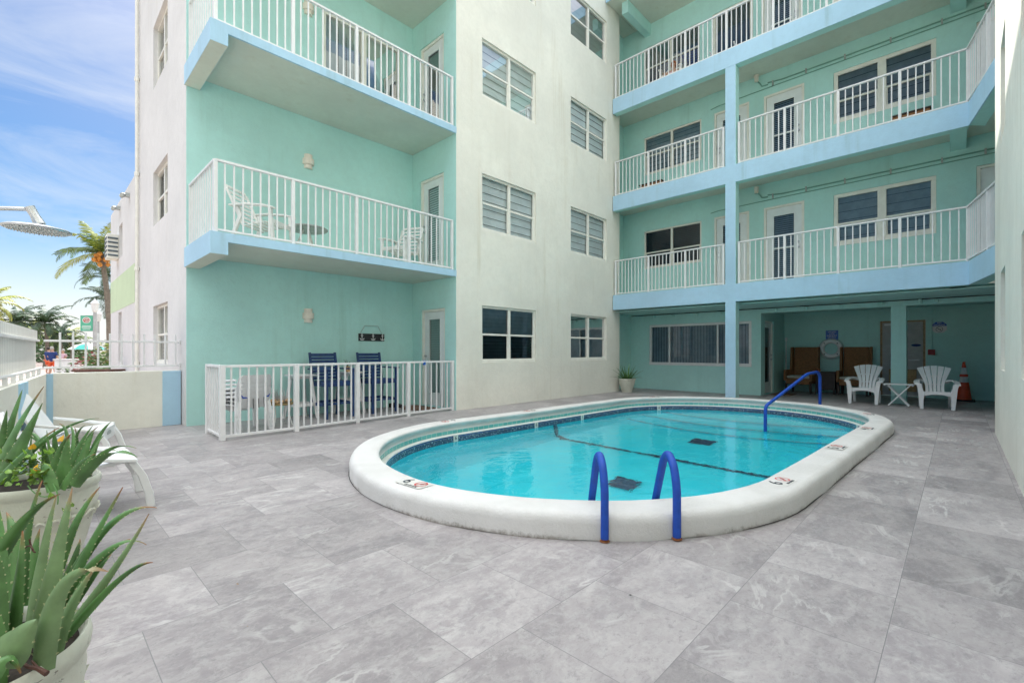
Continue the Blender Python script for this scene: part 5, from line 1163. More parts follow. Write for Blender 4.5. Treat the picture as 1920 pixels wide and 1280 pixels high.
# ------------------------------------------------------------------ outdoor shower
t = thing('outdoor_shower', 'round chrome rain shower head on a curved arm against the sky at left', 'shower', (-0.62, 3.95, 0))
hd = PD(70, 428, 2.5)-t.location
g = MB(); g.tube([(0, 0, 0.0), (0, 0, hd.z-0.06)], 0.02, 12); g.build('pole', 'steel', t, smooth=True)
g = MB(); top_ = hd+Vector((-0.02, 0.012, 0.10)); g.tube(bez((0, 0, hd.z-0.06), (top_.x*0.35, top_.y*0.35, top_.z-0.01), tuple(top_), 10), 0.011, 10); g.build('arm', 'steel', t, smooth=True)
g = MB(); g.tube([tuple(top_+Vector((-0.01, 0, 0.012))), tuple(top_+Vector((0.01, 0.0, -0.03))), tuple(hd+Vector((0.01, 0, 0.02)))], [0.022, 0.02, 0.026], 12); g.build('swivel', 'steel', t, smooth=True)
R_ = Matrix.Rotation(radians(2), 3, 'X') @ Matrix.Rotation(radians(1), 3, 'Y')
g = MB(); g.lathe([(0.0, 0.022), (0.05, 0.018), (0.125, 0.004), (0.138, -0.004), (0.135, -0.012), (0.130, -0.013)], n=40); g.v = [tuple(R_ @ Vector(v)+hd) for v in g.v]; g.build('shower_head', 'steel', t, smooth=True)
g = MB(); g.lathe([(0.0, -0.013), (0.130, -0.013)], n=40); g.v = [tuple(R_ @ Vector(v)+hd) for v in g.v]; g.build('face_plate', 'dull_metal', t)
g = MB()
for k in range(1, 7):
    for j in range(k*7):
        a = 2*pi*j/(k*7)+k; r_ = k*0.0195; g.lathe([(0.004, -0.013), (0.003, -0.020), (0, -0.020)], (r_*cos(a), r_*sin(a), 0), 5)
g.v = [tuple(R_ @ Vector(v)+hd) for v in g.v]; g.build('nozzles', 'white_plastic', t)

# ------------------------------------------------------------------ planters and aloes
def urn(name, label, loc, R, H, group):
    t = thing(name, label, 'planter', loc, 0, group)
    prof = [(R*0.60, 0.0), (R*0.66, 0.02), (R*0.70, H*0.06), (R*0.68, H*0.10), (R*0.80, H*0.35), (R*0.93, H*0.66), (R*0.965, H*0.80), (R*0.955, H*0.865), (R*0.965, H*0.885), (R*1.0, H*0.905), (R*1.012, H*0.95), (R*1.0, H*0.985), (R*0.975, H), (R*0.94, H*0.985), (R*0.90, H*0.93)]
    g = MB(); g.lathe(prof, n=56); g.build('pot', 'pot_glaze', t, smooth=True, sharp=50)
    g = MB(); g.lathe([(0.0, H*0.94), (R*0.91, H*0.93)], n=40); g.build('soil', 'soil', t)
    # raised leaf and flower relief round the belly
    g = MB(); nfl = 9
    for i in range(nfl):
        a = 2*pi*i/nfl+0.3; zc = H*0.60; rad = R*0.915
        for k in range(5):
            b = 2*pi*k/5+0.4; L = R*0.16; pts_ = []
            for q in range(5):
                s_ = q/4; w_ = 0.26*L*sin(pi*min(1, s_*0.95+0.05)); ca, sa = cos(b), sin(b); u = ca*L*s_; v = sa*L*s_
                pts_.append((u-sa*w_, v+ca*w_, u+sa*w_, v-ca*w_, u, v))
            def onp(u, v, d): rr_ = rad+d+(v/H)*R*0.35*0+ (v)*0.42; aa = a+u/R; return (rr_*cos(aa), rr_*sin(aa), zc+v)
            g.grid([[onp(p[0], p[1], 0.002), onp(p[4], p[5], 0.016), onp(p[2], p[3], 0.002)] for p in pts_])
        for s_ in (-1, 1):
            pth = [onp(s_*R*(0.16+0.05*k), R*0.05*sin(k*1.3), 0.008) for k in range(5)]; g.tube(pth, [0.010, 0.009, 0.008, 0.006, 0.003], 5)
    g.build('relief', 'pot_glaze', t, smooth=True)
    return t
def leaf(g, pts, width, thick=0.016, teeth=True, side=None, th=0.3, toothmat='aloe_tooth', mat=None, n=18, tip=1.0):
    """thick tapering aloe blade along a quadratic curve, channelled, with teeth on both edges"""
    P = bez(*pts, n); i0 = len(g.v); rows = []; L = sum((P[i+1]-P[i]).length for i in range(n)); us = []
    prevx = None
    for i, p in enumerate(P):
        t = (P[min(i+1, n)]-P[max(i-1, 0)]).normalized(); s_ = i/n
        ref = side if side is not None else Vector((0, 0, 1)).cross(t)
        x = (ref-t*ref.dot(t)).normalized() if ref.length > 1e-3 else prevx
        prevx = x; y = t.cross(x)
        w_ = width*(0.86+0.14*sin(pi*min(1, s_*2.2)))*(1-s_**2.3)**0.9*(1-0.42*s_)+0.0012; w_ *= 0.5; h = thick*(1-s_*0.85)
        rows.append([p-x*w_, p-x*w_*0.55-y*h*0.10, p-y*(-h*0.05), p+x*w_*0.55-y*h*0.10, p+x*w_, p+x*w_*0.5+y*h*0.85*-1, p-y*h, p-x*w_*0.5-y*h*0.85])
        us.append(s_)
    vm = g.slot(mat)
    base = len(g.v)
    for r in rows: g.v += [tuple(q) for q in r]
    m_ = 8
    for k in range(n):
        for j in range(m_):
            a = base+k*m_+j; b = base+k*m_+(j+1) % m_; g.f.append((a, b, b+m_, a+m_)); g.m.append(vm); g.uv[len(g.f)-1] = [(0, us[k]*tip), (1, us[k]*tip), (1, us[k+1]*tip), (0, us[k+1]*tip)]
    if teeth:
        step_ = 0.019*max(1, width/0.05); cnt = int(L*0.93/step_)
        for c in range(1, cnt):
            s_ = c/cnt*0.93; k = min(n-1, int(s_*n)); f = s_*n-k
            for j, sg in ((0, -1), (4, 1)):
                a = rows[k][j].lerp(rows[k+1][j], f); o_ = rows[k][4-j].lerp(rows[k+1][4-j], f); out = (a-o_); wd = out.length; out.normalize(); t = (rows[k+1][j]-rows[k][j]).normalized(); q = 0.0035*(0.6+0.5*width/0.05)*(1-0.4*s_)
                tipp = a+out*q*1.25+t*q*0.8; nn = t.cross(out)*q*0.42; b0 = a-t*q*0.65-out*q*0.3; b1 = a+t*q*0.65-out*q*0.3
                g.poly([b0+nn, b1+nn, tipp], toothmat); g.poly([b0-nn, tipp, b1-nn], toothmat); g.poly([b0+nn, tipp, b0-nn], toothmat)
urn('large_urn', 'large chipped white urn with raised flowers, nearest the camera at lower left', (-0.125, 1.70, 0), 0.238, 0.50, 'white urns planted with aloe')
urn('large_urn', 'large white urn with raised flowers, second one back, before the lounge chairs', (0.03, 3.74, 0), 0.262, 0.50, 'white urns planted with aloe')
def px_leaf(g, b, t, d0, d1, w_px, ctrl=None, dip=0.0, **k):
    sc_ = 1.14 if d0 > 1.7 else 1.055+0.0; d0 *= sc_; d1 *= sc_; B = PD(b[0], b[1], d0); T = PD(t[0], t[1], d1); dm = (d0+d1)/2
    if ctrl: Cc = PD(ctrl[0], ctrl[1], dm)
    else: Cc = (B+T)/2+Vector((0, 0, 0.06*(T-B).length))
    # ctrl is the point the curve should pass near: convert to a bezier handle
    if ctrl: Cc = Cc*2-(B+T)*0.5
    leaf(g, (B, Cc, T), w_px/FPX*dm, side=Vector((SP, -CP, 0))*1.0+Vector((0, 0, 0.25*random.uniform(-1, 1)))+Vector((CP, SP, 0))*random.uniform(-0.5, 0.5), **k)
al = thing('aloe_plant', 'big toothed aloe in the nearest urn, long green leaves with reddish tips', 'aloe', (-0.125, 1.70, 0.46), world=True); al['group'] = 'aloe plants in the white urns'
g = MB()
F1 = [ # base px, tip px, width px, mid px, depth base, depth tip
 ((0, 1190), (-14, 912), 74, (2, 1050), 1.16, 1.22), ((18, 1185), (43, 994), 40, (38, 1085), 1.08, 1.10), ((40, 1130), (80, 900), 34, (52, 1010), 1.25, 1.32),
 ((-10, 1010), (113, 925), 26, (50, 970), 1.2, 1.15), ((62, 1150), (106, 930), 34, (82, 1040), 1.15, 1.22), ((75, 1160), (136, 914), 42, (108, 1040), 1.10, 1.16),
 ((112, 1060), (188, 912), 26, (140, 985), 1.28, 1.36), ((112, 1130), (231, 913), 36, (168, 1028), 1.18, 1.26), ((140, 1080), (294, 952), 27, (205, 985), 1.22, 1.30),
 ((150, 1150), (280, 962), 25, (215, 1065), 1.10, 1.12), ((150, 1080), (274, 1021), 22, (205, 1030), 1.18, 1.20), ((172, 1140), (287, 1054), 18, (225, 1085), 1.10, 1.10),
 ((82, 1205), (203, 1071), 42, (120, 1098), 1.02, 1.04), ((88, 1215), (178, 1066), 44, (133, 1140), 1.06, 1.08), ((98, 1190), (190, 1050), 20, (150, 1100), 1.14, 1.2),
 ((8, 1140), (-8, 1030), 36, (6, 1085), 1.06, 1.06), ((0, 1235), (-30, 1120), 44, (2, 1175), 1.0, 0.98), ((110, 1120), (150, 1010), 22, (135, 1060), 1.25, 1.3),
 ((130, 1110), (245, 1010), 20, (190, 1050), 1.26, 1.34), ((55, 1130), (75, 990), 28, (62, 1060), 1.3, 1.36), ((150, 1120), (208, 1040), 16, (180, 1075), 1.2, 1.25), ((35, 1090), (12, 960), 36, (28, 1020), 1.3, 1.36)]
for i, (b, t_, w_, c, d0, d1) in enumerate(F1): px_leaf(g, (b[0]-(b[0]-70)*0.42 if b[0] > 95 else b[0], b[1]+48), t_, d0, d1, w_, c, thick=0.017 if w_ > 30 else 0.012, mat=None if i not in (4, 5, 9, 12, 13) else 'aloe_pale')
# stubby bent leaf and dead stumps at the rim
px_leaf(g, (10, 1236), (70, 1160), 0.98, 0.99, 72, (46, 1188), thick=0.02, mat='aloe_pale', tip=0.3)
px_leaf(g, (-10, 1265), (38, 1262), 0.94, 0.96, 30, (15, 1238), thick=0.02)
al2 = g.build('leaves', 'aloe_green', al, smooth=True, sharp=70)
g = MB(); g.tube([PD(36, 1238, 1.06), PD(52, 1249, 1.05), PD(70, 1252, 1.04), PD(88, 1262, 1.035)], [0.003, 0.004, 0.0045, 0.006], 7); g.tube([PD(60, 1238, 1.06), PD(66, 1246, 1.05), PD(72, 1253, 1.04)], [0.002, 0.003, 0.003], 6)
g.build('dry_stem', 'brown_wood', al, smooth=True)
g = MB(); g.tube([PD(15, 1236, 1.07), PD(30, 1236, 1.06), PD(42, 1247, 1.055)], [0.004, 0.004, 0.003], 6); g.build('dry_stem', 'brown_wood', al, smooth=True); g = MB()
for (a, b, c) in (((45, 1030), (55, 1015), (62, 1030)), ((55, 1010), (60, 1035), (66, 1035))): g.tube(bez(PD(*a, 1.3), PD(*b, 1.3), PD(*c, 1.29), 5), 0.0022, 5)
g.build('dry_stem', 'brown_wood', al, smooth=True)
al = thing('aloe_plant', 'aloe clumps with a tall left rosette in the second urn before the lounge chairs', 'aloe', (0.03, 3.74, 0.46), world=True); al['group'] = 'aloe plants in the white urns'
g = MB(); D = 2.35
F2 = [((-6, 880), (83, 724), 46, (28, 812), 2.3, 2.35), ((8, 882), (80, 755), 40, (42, 830), 2.25, 2.25), ((0, 840), (42, 730), 16, (27, 775), 2.45, 2.5), ((-4, 850), (13, 768), 16, (7, 805), 2.4, 2.4),
 ((-14, 900), (112, 801), 24, (52, 846), 2.15, 2.2), ((0, 888), (186, 784), 13, (100, 815), 2.3, 2.4), ((70, 868), (8, 820), 13, (48, 838), 2.3, 2.35), ((40, 850), (20, 815), 12, (32, 830), 2.4, 2.4),
 ((100, 895), (134, 812), 24, (112, 850), 2.2, 2.2), ((118, 897), (127, 822), 30, (122, 862), 2.15, 2.15), ((108, 880), (88, 806), 20, (94, 846), 2.3, 2.3), ((112, 878), (102, 803), 20, (104, 842), 2.35, 2.35),
 ((122, 860), (111, 794), 16, (126, 818), 2.3, 2.35), ((130, 862), (129, 796), 12, (138, 822), 2.3, 2.35), ((135, 860), (160, 797), 12, (142, 822), 2.35, 2.4), ((125, 880), (174, 798), 20, (146, 842), 2.2, 2.25),
 ((132, 880), (184, 800), 14, (158, 832), 2.3, 2.3), ((150, 880), (177, 808), 26, (158, 850), 2.2, 2.25), ((165, 860), (209, 790), 13, (184, 822), 2.25, 2.3), ((158, 868), (195, 816), 12, (176, 842), 2.2, 2.25),
 ((118, 897), (180, 850), 20, (148, 872), 2.1, 2.1), ((160, 872), (256, 840), 13, (206, 842), 2.2, 2.2), ((140, 892), (258, 857), 20, (202, 852), 2.1, 2.1), ((165, 875), (222, 846), 10, (190, 850), 2.3, 2.3),
 ((90, 850), (52, 810), 14, (72, 824), 2.45, 2.5), ((95, 850), (38, 818), 11, (70, 826), 2.45, 2.5), ((100, 903), (76, 884), 30, (86, 878), 2.08, 2.08), ((88, 880), (82, 820), 18, (84, 850), 2.35, 2.35), ((145, 870), (140, 800), 18, (146, 835), 2.35, 2.4), ((60, 880), (60, 815), 12, (58, 845), 2.4, 2.4)]
for i, (b, t_, w_, c, d0, d1) in enumerate(F2): px_leaf(g, (b[0], b[1]+18), t_, d0, d1, w_, c, thick=0.02 if w_ > 22 else 0.012, tip=0.85 if i % 4 else 1.0)
g.build('leaves', 'aloe_green', al, smooth=True, sharp=70)
vn = thing('trailing_vine', 'yellow green trailing vine with a few orange yellow leaves spilling over the second urn', 'vine', (0.03, 3.74, 0.46), world=True)
def heart(g, c, R, s, m=None):
    pts_ = [(0, -0.15), (0.35, -0.32), (0.55, 0.0), (0.38, 0.45), (0, 1.0), (-0.38, 0.45), (-0.55, 0.0), (-0.35, -0.32)]
    g.poly([Vector(c)+R @ Vector((x*s, y*s, 0.18*s*(abs(x)*2)**1.5)) for x, y in pts_[:5]], m); g.poly([Vector(c)+R @ Vector((x*s, y*s, 0.18*s*(abs(x)*2)**1.5)) for x, y in [pts_[4]]+pts_[5:]+[pts_[0]]], m)
g = MB()
for i in range(150):
    px, py = random.uniform(-10, 92), random.uniform(846, 912); 
    if random.random() < 0.25: px, py = random.uniform(50, 98), random.uniform(840, 900)
    d = random.uniform(2.42, 2.8) if py < 885 else random.uniform(2.34, 2.42)
    R_ = Matrix.Rotation(random.uniform(0, 6.28), 3, 'Z') @ Matrix.Rotation(random.uniform(0.2, 1.3), 3, 'X'); heart(g, PD(px, py, d), R_, random.uniform(0.016, 0.032))
for px, py in ((72, 926), (120, 960), (132, 948), (96, 932)): heart(g, PD(px, py, 2.3), Matrix.Rotation(random.uniform(0, 6), 3, 'Z') @ Matrix.Rotation(1.2, 3, 'X'), 0.028)
for px, py in ((61, 840), (66, 880), (70, 883), (62, 888), (115, 825)): heart(g, PD(px, py, 2.40), Matrix.Rotation(random.uniform(0, 6), 3, 'Z') @ Matrix.Rotation(1.1, 3, 'X'), 0.03, 'yellow_leaf')
g.build('foliage', 'vine_leaf', vn)
g = MB()
for a, b, c in (((85, 905), (95, 930), (94, 926)), ((98, 905), (112, 925), (108, 945)), ((52, 910), (70, 935), (90, 930)), ((20, 900), (50, 870), (75, 880))): g.tube(bez(PD(*a, 2.36), PD(*b, 2.33), PD(*c, 2.33), 6), 0.003, 5)
g.build('stem', 'aloe_green', vn)

# small potted agave in the far corner
t = thing('corner_pot', 'round cream pot standing in the corner where white and teal walls meet', 'plant pot', (12.42, 7.17, 0), 0)
g = MB(); g.lathe([(0.15, 0.0), (0.155, 0.012), (0.148, 0.03), (0.165, 0.06), (0.20, 0.18), (0.232, 0.29), (0.24, 0.34), (0.236, 0.36), (0.262, 0.37), (0.266, 0.40), (0.25, 0.41), (0.22, 0.38)], n=36); g.build('pot', 'pot_glaze', t, smooth=True)
g = MB(); g.lathe([(0, 0.385), (0.235, 0.385)], n=24); g.build('soil', 'soil', t)
ag = thing('small_aloe', 'spiky green aloe in the cream pot in the far corner', 'aloe', (12.42, 7.17, 0.37), 0)
g = MB(); random.seed(11)
for i in range(46):
    a = random.uniform(0, 2*pi); e_ = random.uniform(0.25, 1.35); L = random.uniform(0.30, 0.56); d = Vector((cos(a)*cos(e_), sin(a)*cos(e_), sin(e_))); b = Vector((cos(a), sin(a), 0))*random.uniform(0.02, 0.14)
    leaf(g, (b, b+d*L*0.5+Vector((0, 0, 0.05)), b+d*L+Vector((0, 0, -0.06*cos(e_)))), random.uniform(0.035, 0.05), 0.012, teeth=False, n=7, tip=0.85)
g.build('leaves', 'aloe_green', ag, smooth=True, sharp=70)

# ------------------------------------------------------------------ beyond the wall: palms, posts, people
GZ = -0.255
def frond(g, base, az, el0, droop, L, m, nl=26, lw=0.05, ll=0.55):
    d = Vector((cos(az), sin(az), 0)); P = []; p = Vector(base); el = el0; n = 12
    for i in range(n+1):
        P.append(p.copy()); e_ = el0-droop*(i/n)**1.3; p = p+(d*cos(e_)+Vector((0, 0, sin(e_))))*(L/n)
    side = Vector((-d.y, d.x, 0))
    for i in range(n): 
        a, b = P[i], P[i+1]; w_ = 0.03*(1-i/n)+0.008; g.poly([a-side*w_, a+side*w_, b+side*w_*.9, b-side*w_*.9], m)
    for k in range(nl):
        s_ = (k+2)/(nl+2); i = min(n-1, int(s_*n)); f = s_*n-i; c = P[i].lerp(P[i+1], f); t = (P[i+1]-P[i]).normalized()
        Lk = ll*(0.35+0.65*sin(pi*min(1, s_*0.9+0.12)))*random.uniform(0.8, 1.1)
        for sg in (-1, 1):
            dr = (side*sg*0.75+t*0.65+Vector((0, 0, -random.uniform(0.25, 0.75)))).normalized(); e = c+dr*Lk; m2 = c+dr*Lk*0.5+Vector((0, 0, 0.03)); w_ = t*lw*0.5
            g.poly([c-w_*.6, m2-w_, e, m2+w_, c+w_*.6], m)
def palm(name, label, base, top, R, fr, nf=22, mat='palm_frond', nuts=False, group=None, r0=0.16, lmin=2.2, lmax=3.4, spec=None, lw=0.06):
    t = thing(name, label, 'palm tree', base, 0, group); T = Vector(top)-Vector(base)
    g = MB(); pts_ = [Vector((0, 0, 0)).lerp(T, i/14)+Vector((0.25*sin(pi*i/14)*(T.x > 0 and 1 or -1)*-0.6, 0, 0)) for i in range(15)]
    g.tube(pts_, [r0*(1.25-0.55*i/14)+(0.012 if i % 2 else 0) for i in range(15)], 10); g.build('trunk', 'trunk_bark', t, smooth=True)
    g = MB(); rr_ = random.Random(hash(label) % 1000 if False else len(label))
    for i in range(nf):
        az = 2*pi*i/nf*2.4+rr_.uniform(-.2, .2); q = i/nf; frond(g, T, az, radians(80-95*q+rr_.uniform(-8, 8)), radians(75+50*q), rr_.uniform(lmin, lmax), None if q > 0.25 else 'palm_young' if mat == 'palm_frond' else None, lw=lw)
    if spec:
        for az, el, dr, L, mm in spec: frond(g, T, az, el, dr, L, mm, nl=40, lw=lw, ll=0.7)
    g.build('crown', mat, t)
    if nuts:
        g = MB()
        for i in range(14):
            a = rr_.uniform(0, 6.28); r_ = rr_.uniform(0.15, 0.42); c = T+Vector((r_*cos(a), r_*sin(a), -rr_.uniform(0.1, 0.75))); g.lathe([(0, -0.15), (0.10, -0.08), (0.12, 0), (0.08, 0.1), (0, 0.14)], c, 8)
        g.build('coconuts', 'coconut', t, smooth=True)
    return t
random.seed(5)
cr0 = PD(190, 474, 27); bs = PD(206, 700, 27); azL = math.atan2(CP, -SP) # direction to the left of the picture
spec = [(azL, radians(22), radians(60), 2.9, None), (azL+0.25, radians(-8), radians(70), 2.9, 'palm_young'), (azL-0.3, radians(-30), radians(50), 2.4, None), (azL, radians(75), radians(40), 2.2, 'palm_young'), (azL+3.0, radians(78), radians(40), 2.2, 'palm_young'), (azL-0.5, radians(50), radians(60), 2.3, None)]
palm('coconut_palm', 'tall coconut palm with orange nuts rising beside the corner house', (bs.x, bs.y, GZ), tuple(cr0), 0, 0, nf=15, nuts=True, lmin=2.0, lmax=2.7, spec=spec, r0=0.15)
c2 = PD(203, 562, 40); b2 = PD(207, 690, 40)
palm('dark_palm', 'darker palm half hidden behind the corner house, behind the lamp posts', (b2.x, b2.y, GZ), tuple(c2), 0, 0, nf=20, mat='palm_dark', lmin=2.0, lmax=3.0)
c3 = PD(199, 520, 48); b3 = PD(203, 685, 48)
palm('dark_palm', 'tall thin palm behind the coconut palm, its drooping fronds showing below the nuts', (b3.x, b3.y, GZ), tuple(c3), 0, 0, nf=20, mat='palm_dark', lmin=2.4, lmax=3.4)
far = [(-26, 572, 36, 'yellow tinged palm cut by the left edge of the view', 'palm_young'), (34, 604, 44, 'dark feathery palm rising just above the board fence', 'palm_dark'), (60, 624, 50, 'low green palm in the gap right of the board fence palm', 'palm_frond'), (84, 606, 42, 'dark palm with a broad crown above the first pickets', 'palm_dark'),
       (112, 628, 52, 'far palm standing left of the green banner', 'palm_dark'), (132, 638, 58, 'smaller far palm nearest the green banner', 'palm_frond'), (18, 626, 55, 'round crowned far palm low behind the board fence', 'palm_frond'), (98, 640, 60, 'low far palm above the man in the navy shirt', 'palm_frond')]
for i, (px, py, d, lab, mt) in enumerate(far):
    c = PD(px, py, d); palm('beach_palm', lab, (c.x, c.y, GZ), tuple(c), 0, 0, nf=20, mat=mt, group='palms along the beach', lmin=2.0, lmax=3.1, lw=0.11, r0=0.14)
g = MB()
for i in range(5200):
    px = random.uniform(-40, 172); d = random.uniform(60, 80); ytop = 612+max(0, px)*0.26+8*sin(px*0.11); py = random.uniform(ytop, 694); c = PD(px, py, d); s_ = random.uniform(0.15, 0.5)
    R_ = Matrix.Rotation(random.uniform(0, 6.28), 3, 'Z') @ Matrix.Rotation(random.uniform(0, 3.1), 3, 'X'); g.poly([c+R_ @ Vector(p)*s_ for p in ((-1, -.15, 0), (0, -.3, 0.1), (1, 0, 0), (0, .3, 0.1))])
o = g.build('tree_belt', 'palm_mass'); o['kind'] = 'stuff'
def bush(label, px, py0, d, w_, h, mats, n=420, name='bush', leafs=0.09):
    c = PD(px, 658, d); t = thing(name, label, 'shrub', (c.x, c.y, GZ), 0, 'shrubs beyond the garden wall'); g = MB()
    for i in range(n):
        a = random.uniform(0, 6.28); r_ = w_*sqrt(random.random()); z = h*random.random()**0.8*(1-0.35*(r_/w_)**2); p = Vector((r_*cos(a), r_*sin(a), z)); R_ = Matrix.Rotation(random.uniform(0, 6.28), 3, 'Z') @ Matrix.Rotation(random.uniform(0, 2.5), 3, 'X'); s_ = leafs*random.uniform(.6, 1.5)
        g.poly([p+R_ @ Vector(q)*s_ for q in ((-1, 0, 0), (0, -.35, 0.1), (1.2, 0, 0), (0, .35, 0.1))], random.choice(mats))
    g.build('foliage', mats[0], t); g = MB(); g.tube([(0, 0, 0), (0, 0, h*0.6)], 0.03, 6); g.build('stem', 'trunk_bark', t)
bush('red leaved shrub below the green and white umbrella', 168, 0, 19, 0.55, 1.55, ['bush_red', 'bush_green', 'bush_red'])
bush('green shrub with broad leaves next to the lamp posts', 186, 0, 18, 0.50, 1.45, ['bush_green', 'palm_frond'])
bush('taller yellow green shrub against the corner house', 199, 0, 22, 0.55, 2.1, ['bush_green', 'palm_young', 'bush_green'])
bush('low shrub with pale flowers in front of the red leaved shrub', 172, 0, 15, 0.5, 1.05, ['bush_green', 'pink_cloth', 'bush_green', 'bush_green'])
def lamp_post(label, px, ptop, d, rr_, w2=0.16):
    c = PD(px, ptop, d); t = thing('lamp_post', label, 'lamp post', (c.x, c.y, GZ), 0, 'promenade lamp posts'); H_ = c.z-GZ
    g = MB(); g.tube([(0, 0, 0), (0, 0, 0.5), (0, 0, 0.52), (0, 0, H_-0.5)], [rr_*1.5, rr_*1.4, rr_, rr_*0.8], 12); g.build('post', 'post_grey', t, smooth=True)
    g = MB(); g.lathe([(rr_*0.8, -0.5), (w2*0.7, -0.45), (w2*0.8, -0.40), (w2*1.1, -0.05), (w2*1.25, -0.03), (w2*0.9, 0.06), (w2*0.3, 0.16), (0.02, 0.22), (0, 0.24)], (0, 0, H_), 8); g.build('lantern', 'white_paint', t)
    return t
lp = lamp_post('thick grey lamp post carrying the green banner', 178, 568, 25, 0.095)
lamp_post('slimmer lamp post with a white lantern, just right of the banner post', 184.5, 588, 29, 0.07)
lamp_post('distant white lamp post above the man in the navy shirt', 101, 636, 66, 0.10)
lamp_post('distant white lamp post above the white counter', 120, 640, 70, 0.10)
bn = PD(162.5, 606, 24.95); t = thing('street_banner', 'green banner with a white oval and red emblem hung from the lamp post', 'banner', tuple(bn), PSI-pi/2)
g = MB(); g.box((0, 0, 0), (0.66, 0.02, 0.82)); g.build('cloth', 'banner_green', t)
g = MB(); g.prism([(0.23*cos(a), 0.17+0.17*sin(a)) for a in [2*pi*i/28 for i in range(28)]], -0.014, -0.0105, 'y'); g.build('oval', 'banner_pale', t)
g = MB(); g.tube([(0.15*cos(a), -0.018, 0.17+0.11*sin(a)) for a in [2*pi*i/20 for i in range(21)]], 0.016, 5, caps=False); g.tube([(-0.10, -0.018, 0.11), (-0.03, -0.018, 0.20), (0.03, -0.018, 0.15), (0.10, -0.018, 0.20)], 0.02, 5); g.build('emblem', 'red_mark', t)
g = MB(); g.box((0, -0.013, -0.14), (0.46, 0.004, 0.035)); g.box((0, -0.013, -0.22), (0.50, 0.004, 0.05)); g.box((0, -0.013, -0.32), (0.40, 0.004, 0.03)); g.build('faded_lettering', 'banner_pale', t)
g = MB(); g.tube([(-0.34, 0, 0.42), (0.45, 0, 0.42)], 0.015, 6); g.tube([(-0.34, 0, -0.42), (0.45, 0, -0.42)], 0.015, 6); g.build('bracket_arm', 'post_grey', t)
um = PD(163, 655, 30); t = thing('beach_umbrella', 'white and teal parasol open beyond the shrubs', 'umbrella', (um.x, um.y, GZ))
for k in range(8):
    g = MB(); a0, a1 = 2*pi*k/8, 2*pi*(k+1)/8; H_ = um.z-GZ; g.poly([(0, 0, H_+0.42), (0.55*cos(a0), 0.55*sin(a0), H_+0.28), (0.55*cos(a1), 0.55*sin(a1), H_+0.28)]); g.poly([(0.55*cos(a0), 0.55*sin(a0), H_+0.28), (0.95*cos(a0), 0.95*sin(a0), H_), (0.95*cos(a1), 0.95*sin(a1), H_), (0.55*cos(a1), 0.55*sin(a1), H_+0.28)]); g.build('canopy_panel', 'umbrella_teal' if k % 2 else 'umbrella_white', t)
g = MB(); g.tube([(0, 0, 0), (0, 0, um.z-GZ+0.5)], 0.02, 6); g.build('pole', 'white_paint', t)
kb = PD(126, 658, 26); t = thing('market_counter', 'white boxy counter in front of the person in pink', 'counter', (kb.x, kb.y, GZ), PSI-pi/2)
g = MB(); g.box((0, 0, 0.5), (0.85, 0.6, 1.0)); g.build('body', 'white_paint', t, bevel=0.01); g = MB(); g.box((0, 0, 1.03), (0.95, 0.7, 0.05)); g.build('countertop', 'white_plastic', t, bevel=0.01)
g = MB(); 
for i in range(3): g.box((-0.27+i*0.27, -0.305, 0.5), (0.22, 0.01, 0.8))
g.build('front_panel', 'old_plastic', t, bevel=0.004)
bb_ = PD(186, 694, 12); t = thing('wooden_bench', 'dark brown wooden bench top just beyond the garden wall', 'bench', (bb_.x, bb_.y, GZ), PSI-pi/2)
g = MB(); 
for i in range(4): g.box((0, -0.18+i*0.12, bb_.z-GZ), (1.0, 0.11, 0.05))
g.build('seat', 'brown_wood', t, bevel=0.004)
for sx in (-1, 1): g = MB(); g.box((sx*0.4, 0, (bb_.z-GZ)/2), (0.06, 0.42, bb_.z-GZ-0.05)); g.build('leg', 'brown_wood', t)
ft = PD(119, 693, 13); t = thing('flower_tub', 'yellow tub with a red stripe and leafy plant beyond the pickets', 'plant pot', (ft.x, ft.y, GZ))
g = MB(); g.lathe([(0, 0), (0.10, 0), (0.15, 0.80), (0.16, 0.82), (0.13, 0.80), (0, 0.78)], n=16); g.build('tub', 'yellow_plastic', t, smooth=True); g = MB(); g.lathe([(0.131, 0.45), (0.141, 0.60)], n=16); g.build('stripe', 'red_mark', t)
g = MB()
for i in range(40):
    a = random.uniform(0, 6.28); p = Vector((0.1*cos(a), 0.1*sin(a), 0.8+random.uniform(0, .2))); R_ = Matrix.Rotation(a, 3, 'Z') @ Matrix.Rotation(random.uniform(0, 2), 3, 'X'); g.poly([p+R_ @ Vector(q)*0.05 for q in ((-1, 0, 0), (0, -.4, 0), (1.2, 0, 0), (0, .4, 0))])
g.build('leaf_cluster', 'bush_green', t)

def skin_obj(name, verts, edges, radii, mat, parent, root=0, sub=2):
    me = bpy.data.meshes.new(name); me.from_pydata([tuple(v) for v in verts], edges, []); o = bpy.data.objects.new(name, me); COL.objects.link(o); o.parent = parent
    md = o.modifiers.new('skin', 'SKIN'); md.use_smooth_shade = True
    if not me.skin_vertices: me.skin_vertices.new() if hasattr(me.skin_vertices, 'new') else None
    sv = me.skin_vertices[0].data
    for i, r in enumerate(radii): sv[i].radius = (r, r) if not isinstance(r, tuple) else r; sv[i].use_root = (i == root)
    s_ = o.modifiers.new('sub', 'SUBSURF'); s_.levels = sub; s_.render_levels = sub
    # bake it so that the stored mesh is the finished body
    dg = bpy.context.evaluated_depsgraph_get(); m2 = bpy.data.meshes.new_from_object(o.evaluated_get(dg)); o.modifiers.clear(); o.data = m2; m2.materials.clear(); m2.materials.append(M[mat])
    for p in m2.polygons: p.use_smooth = True
    return o
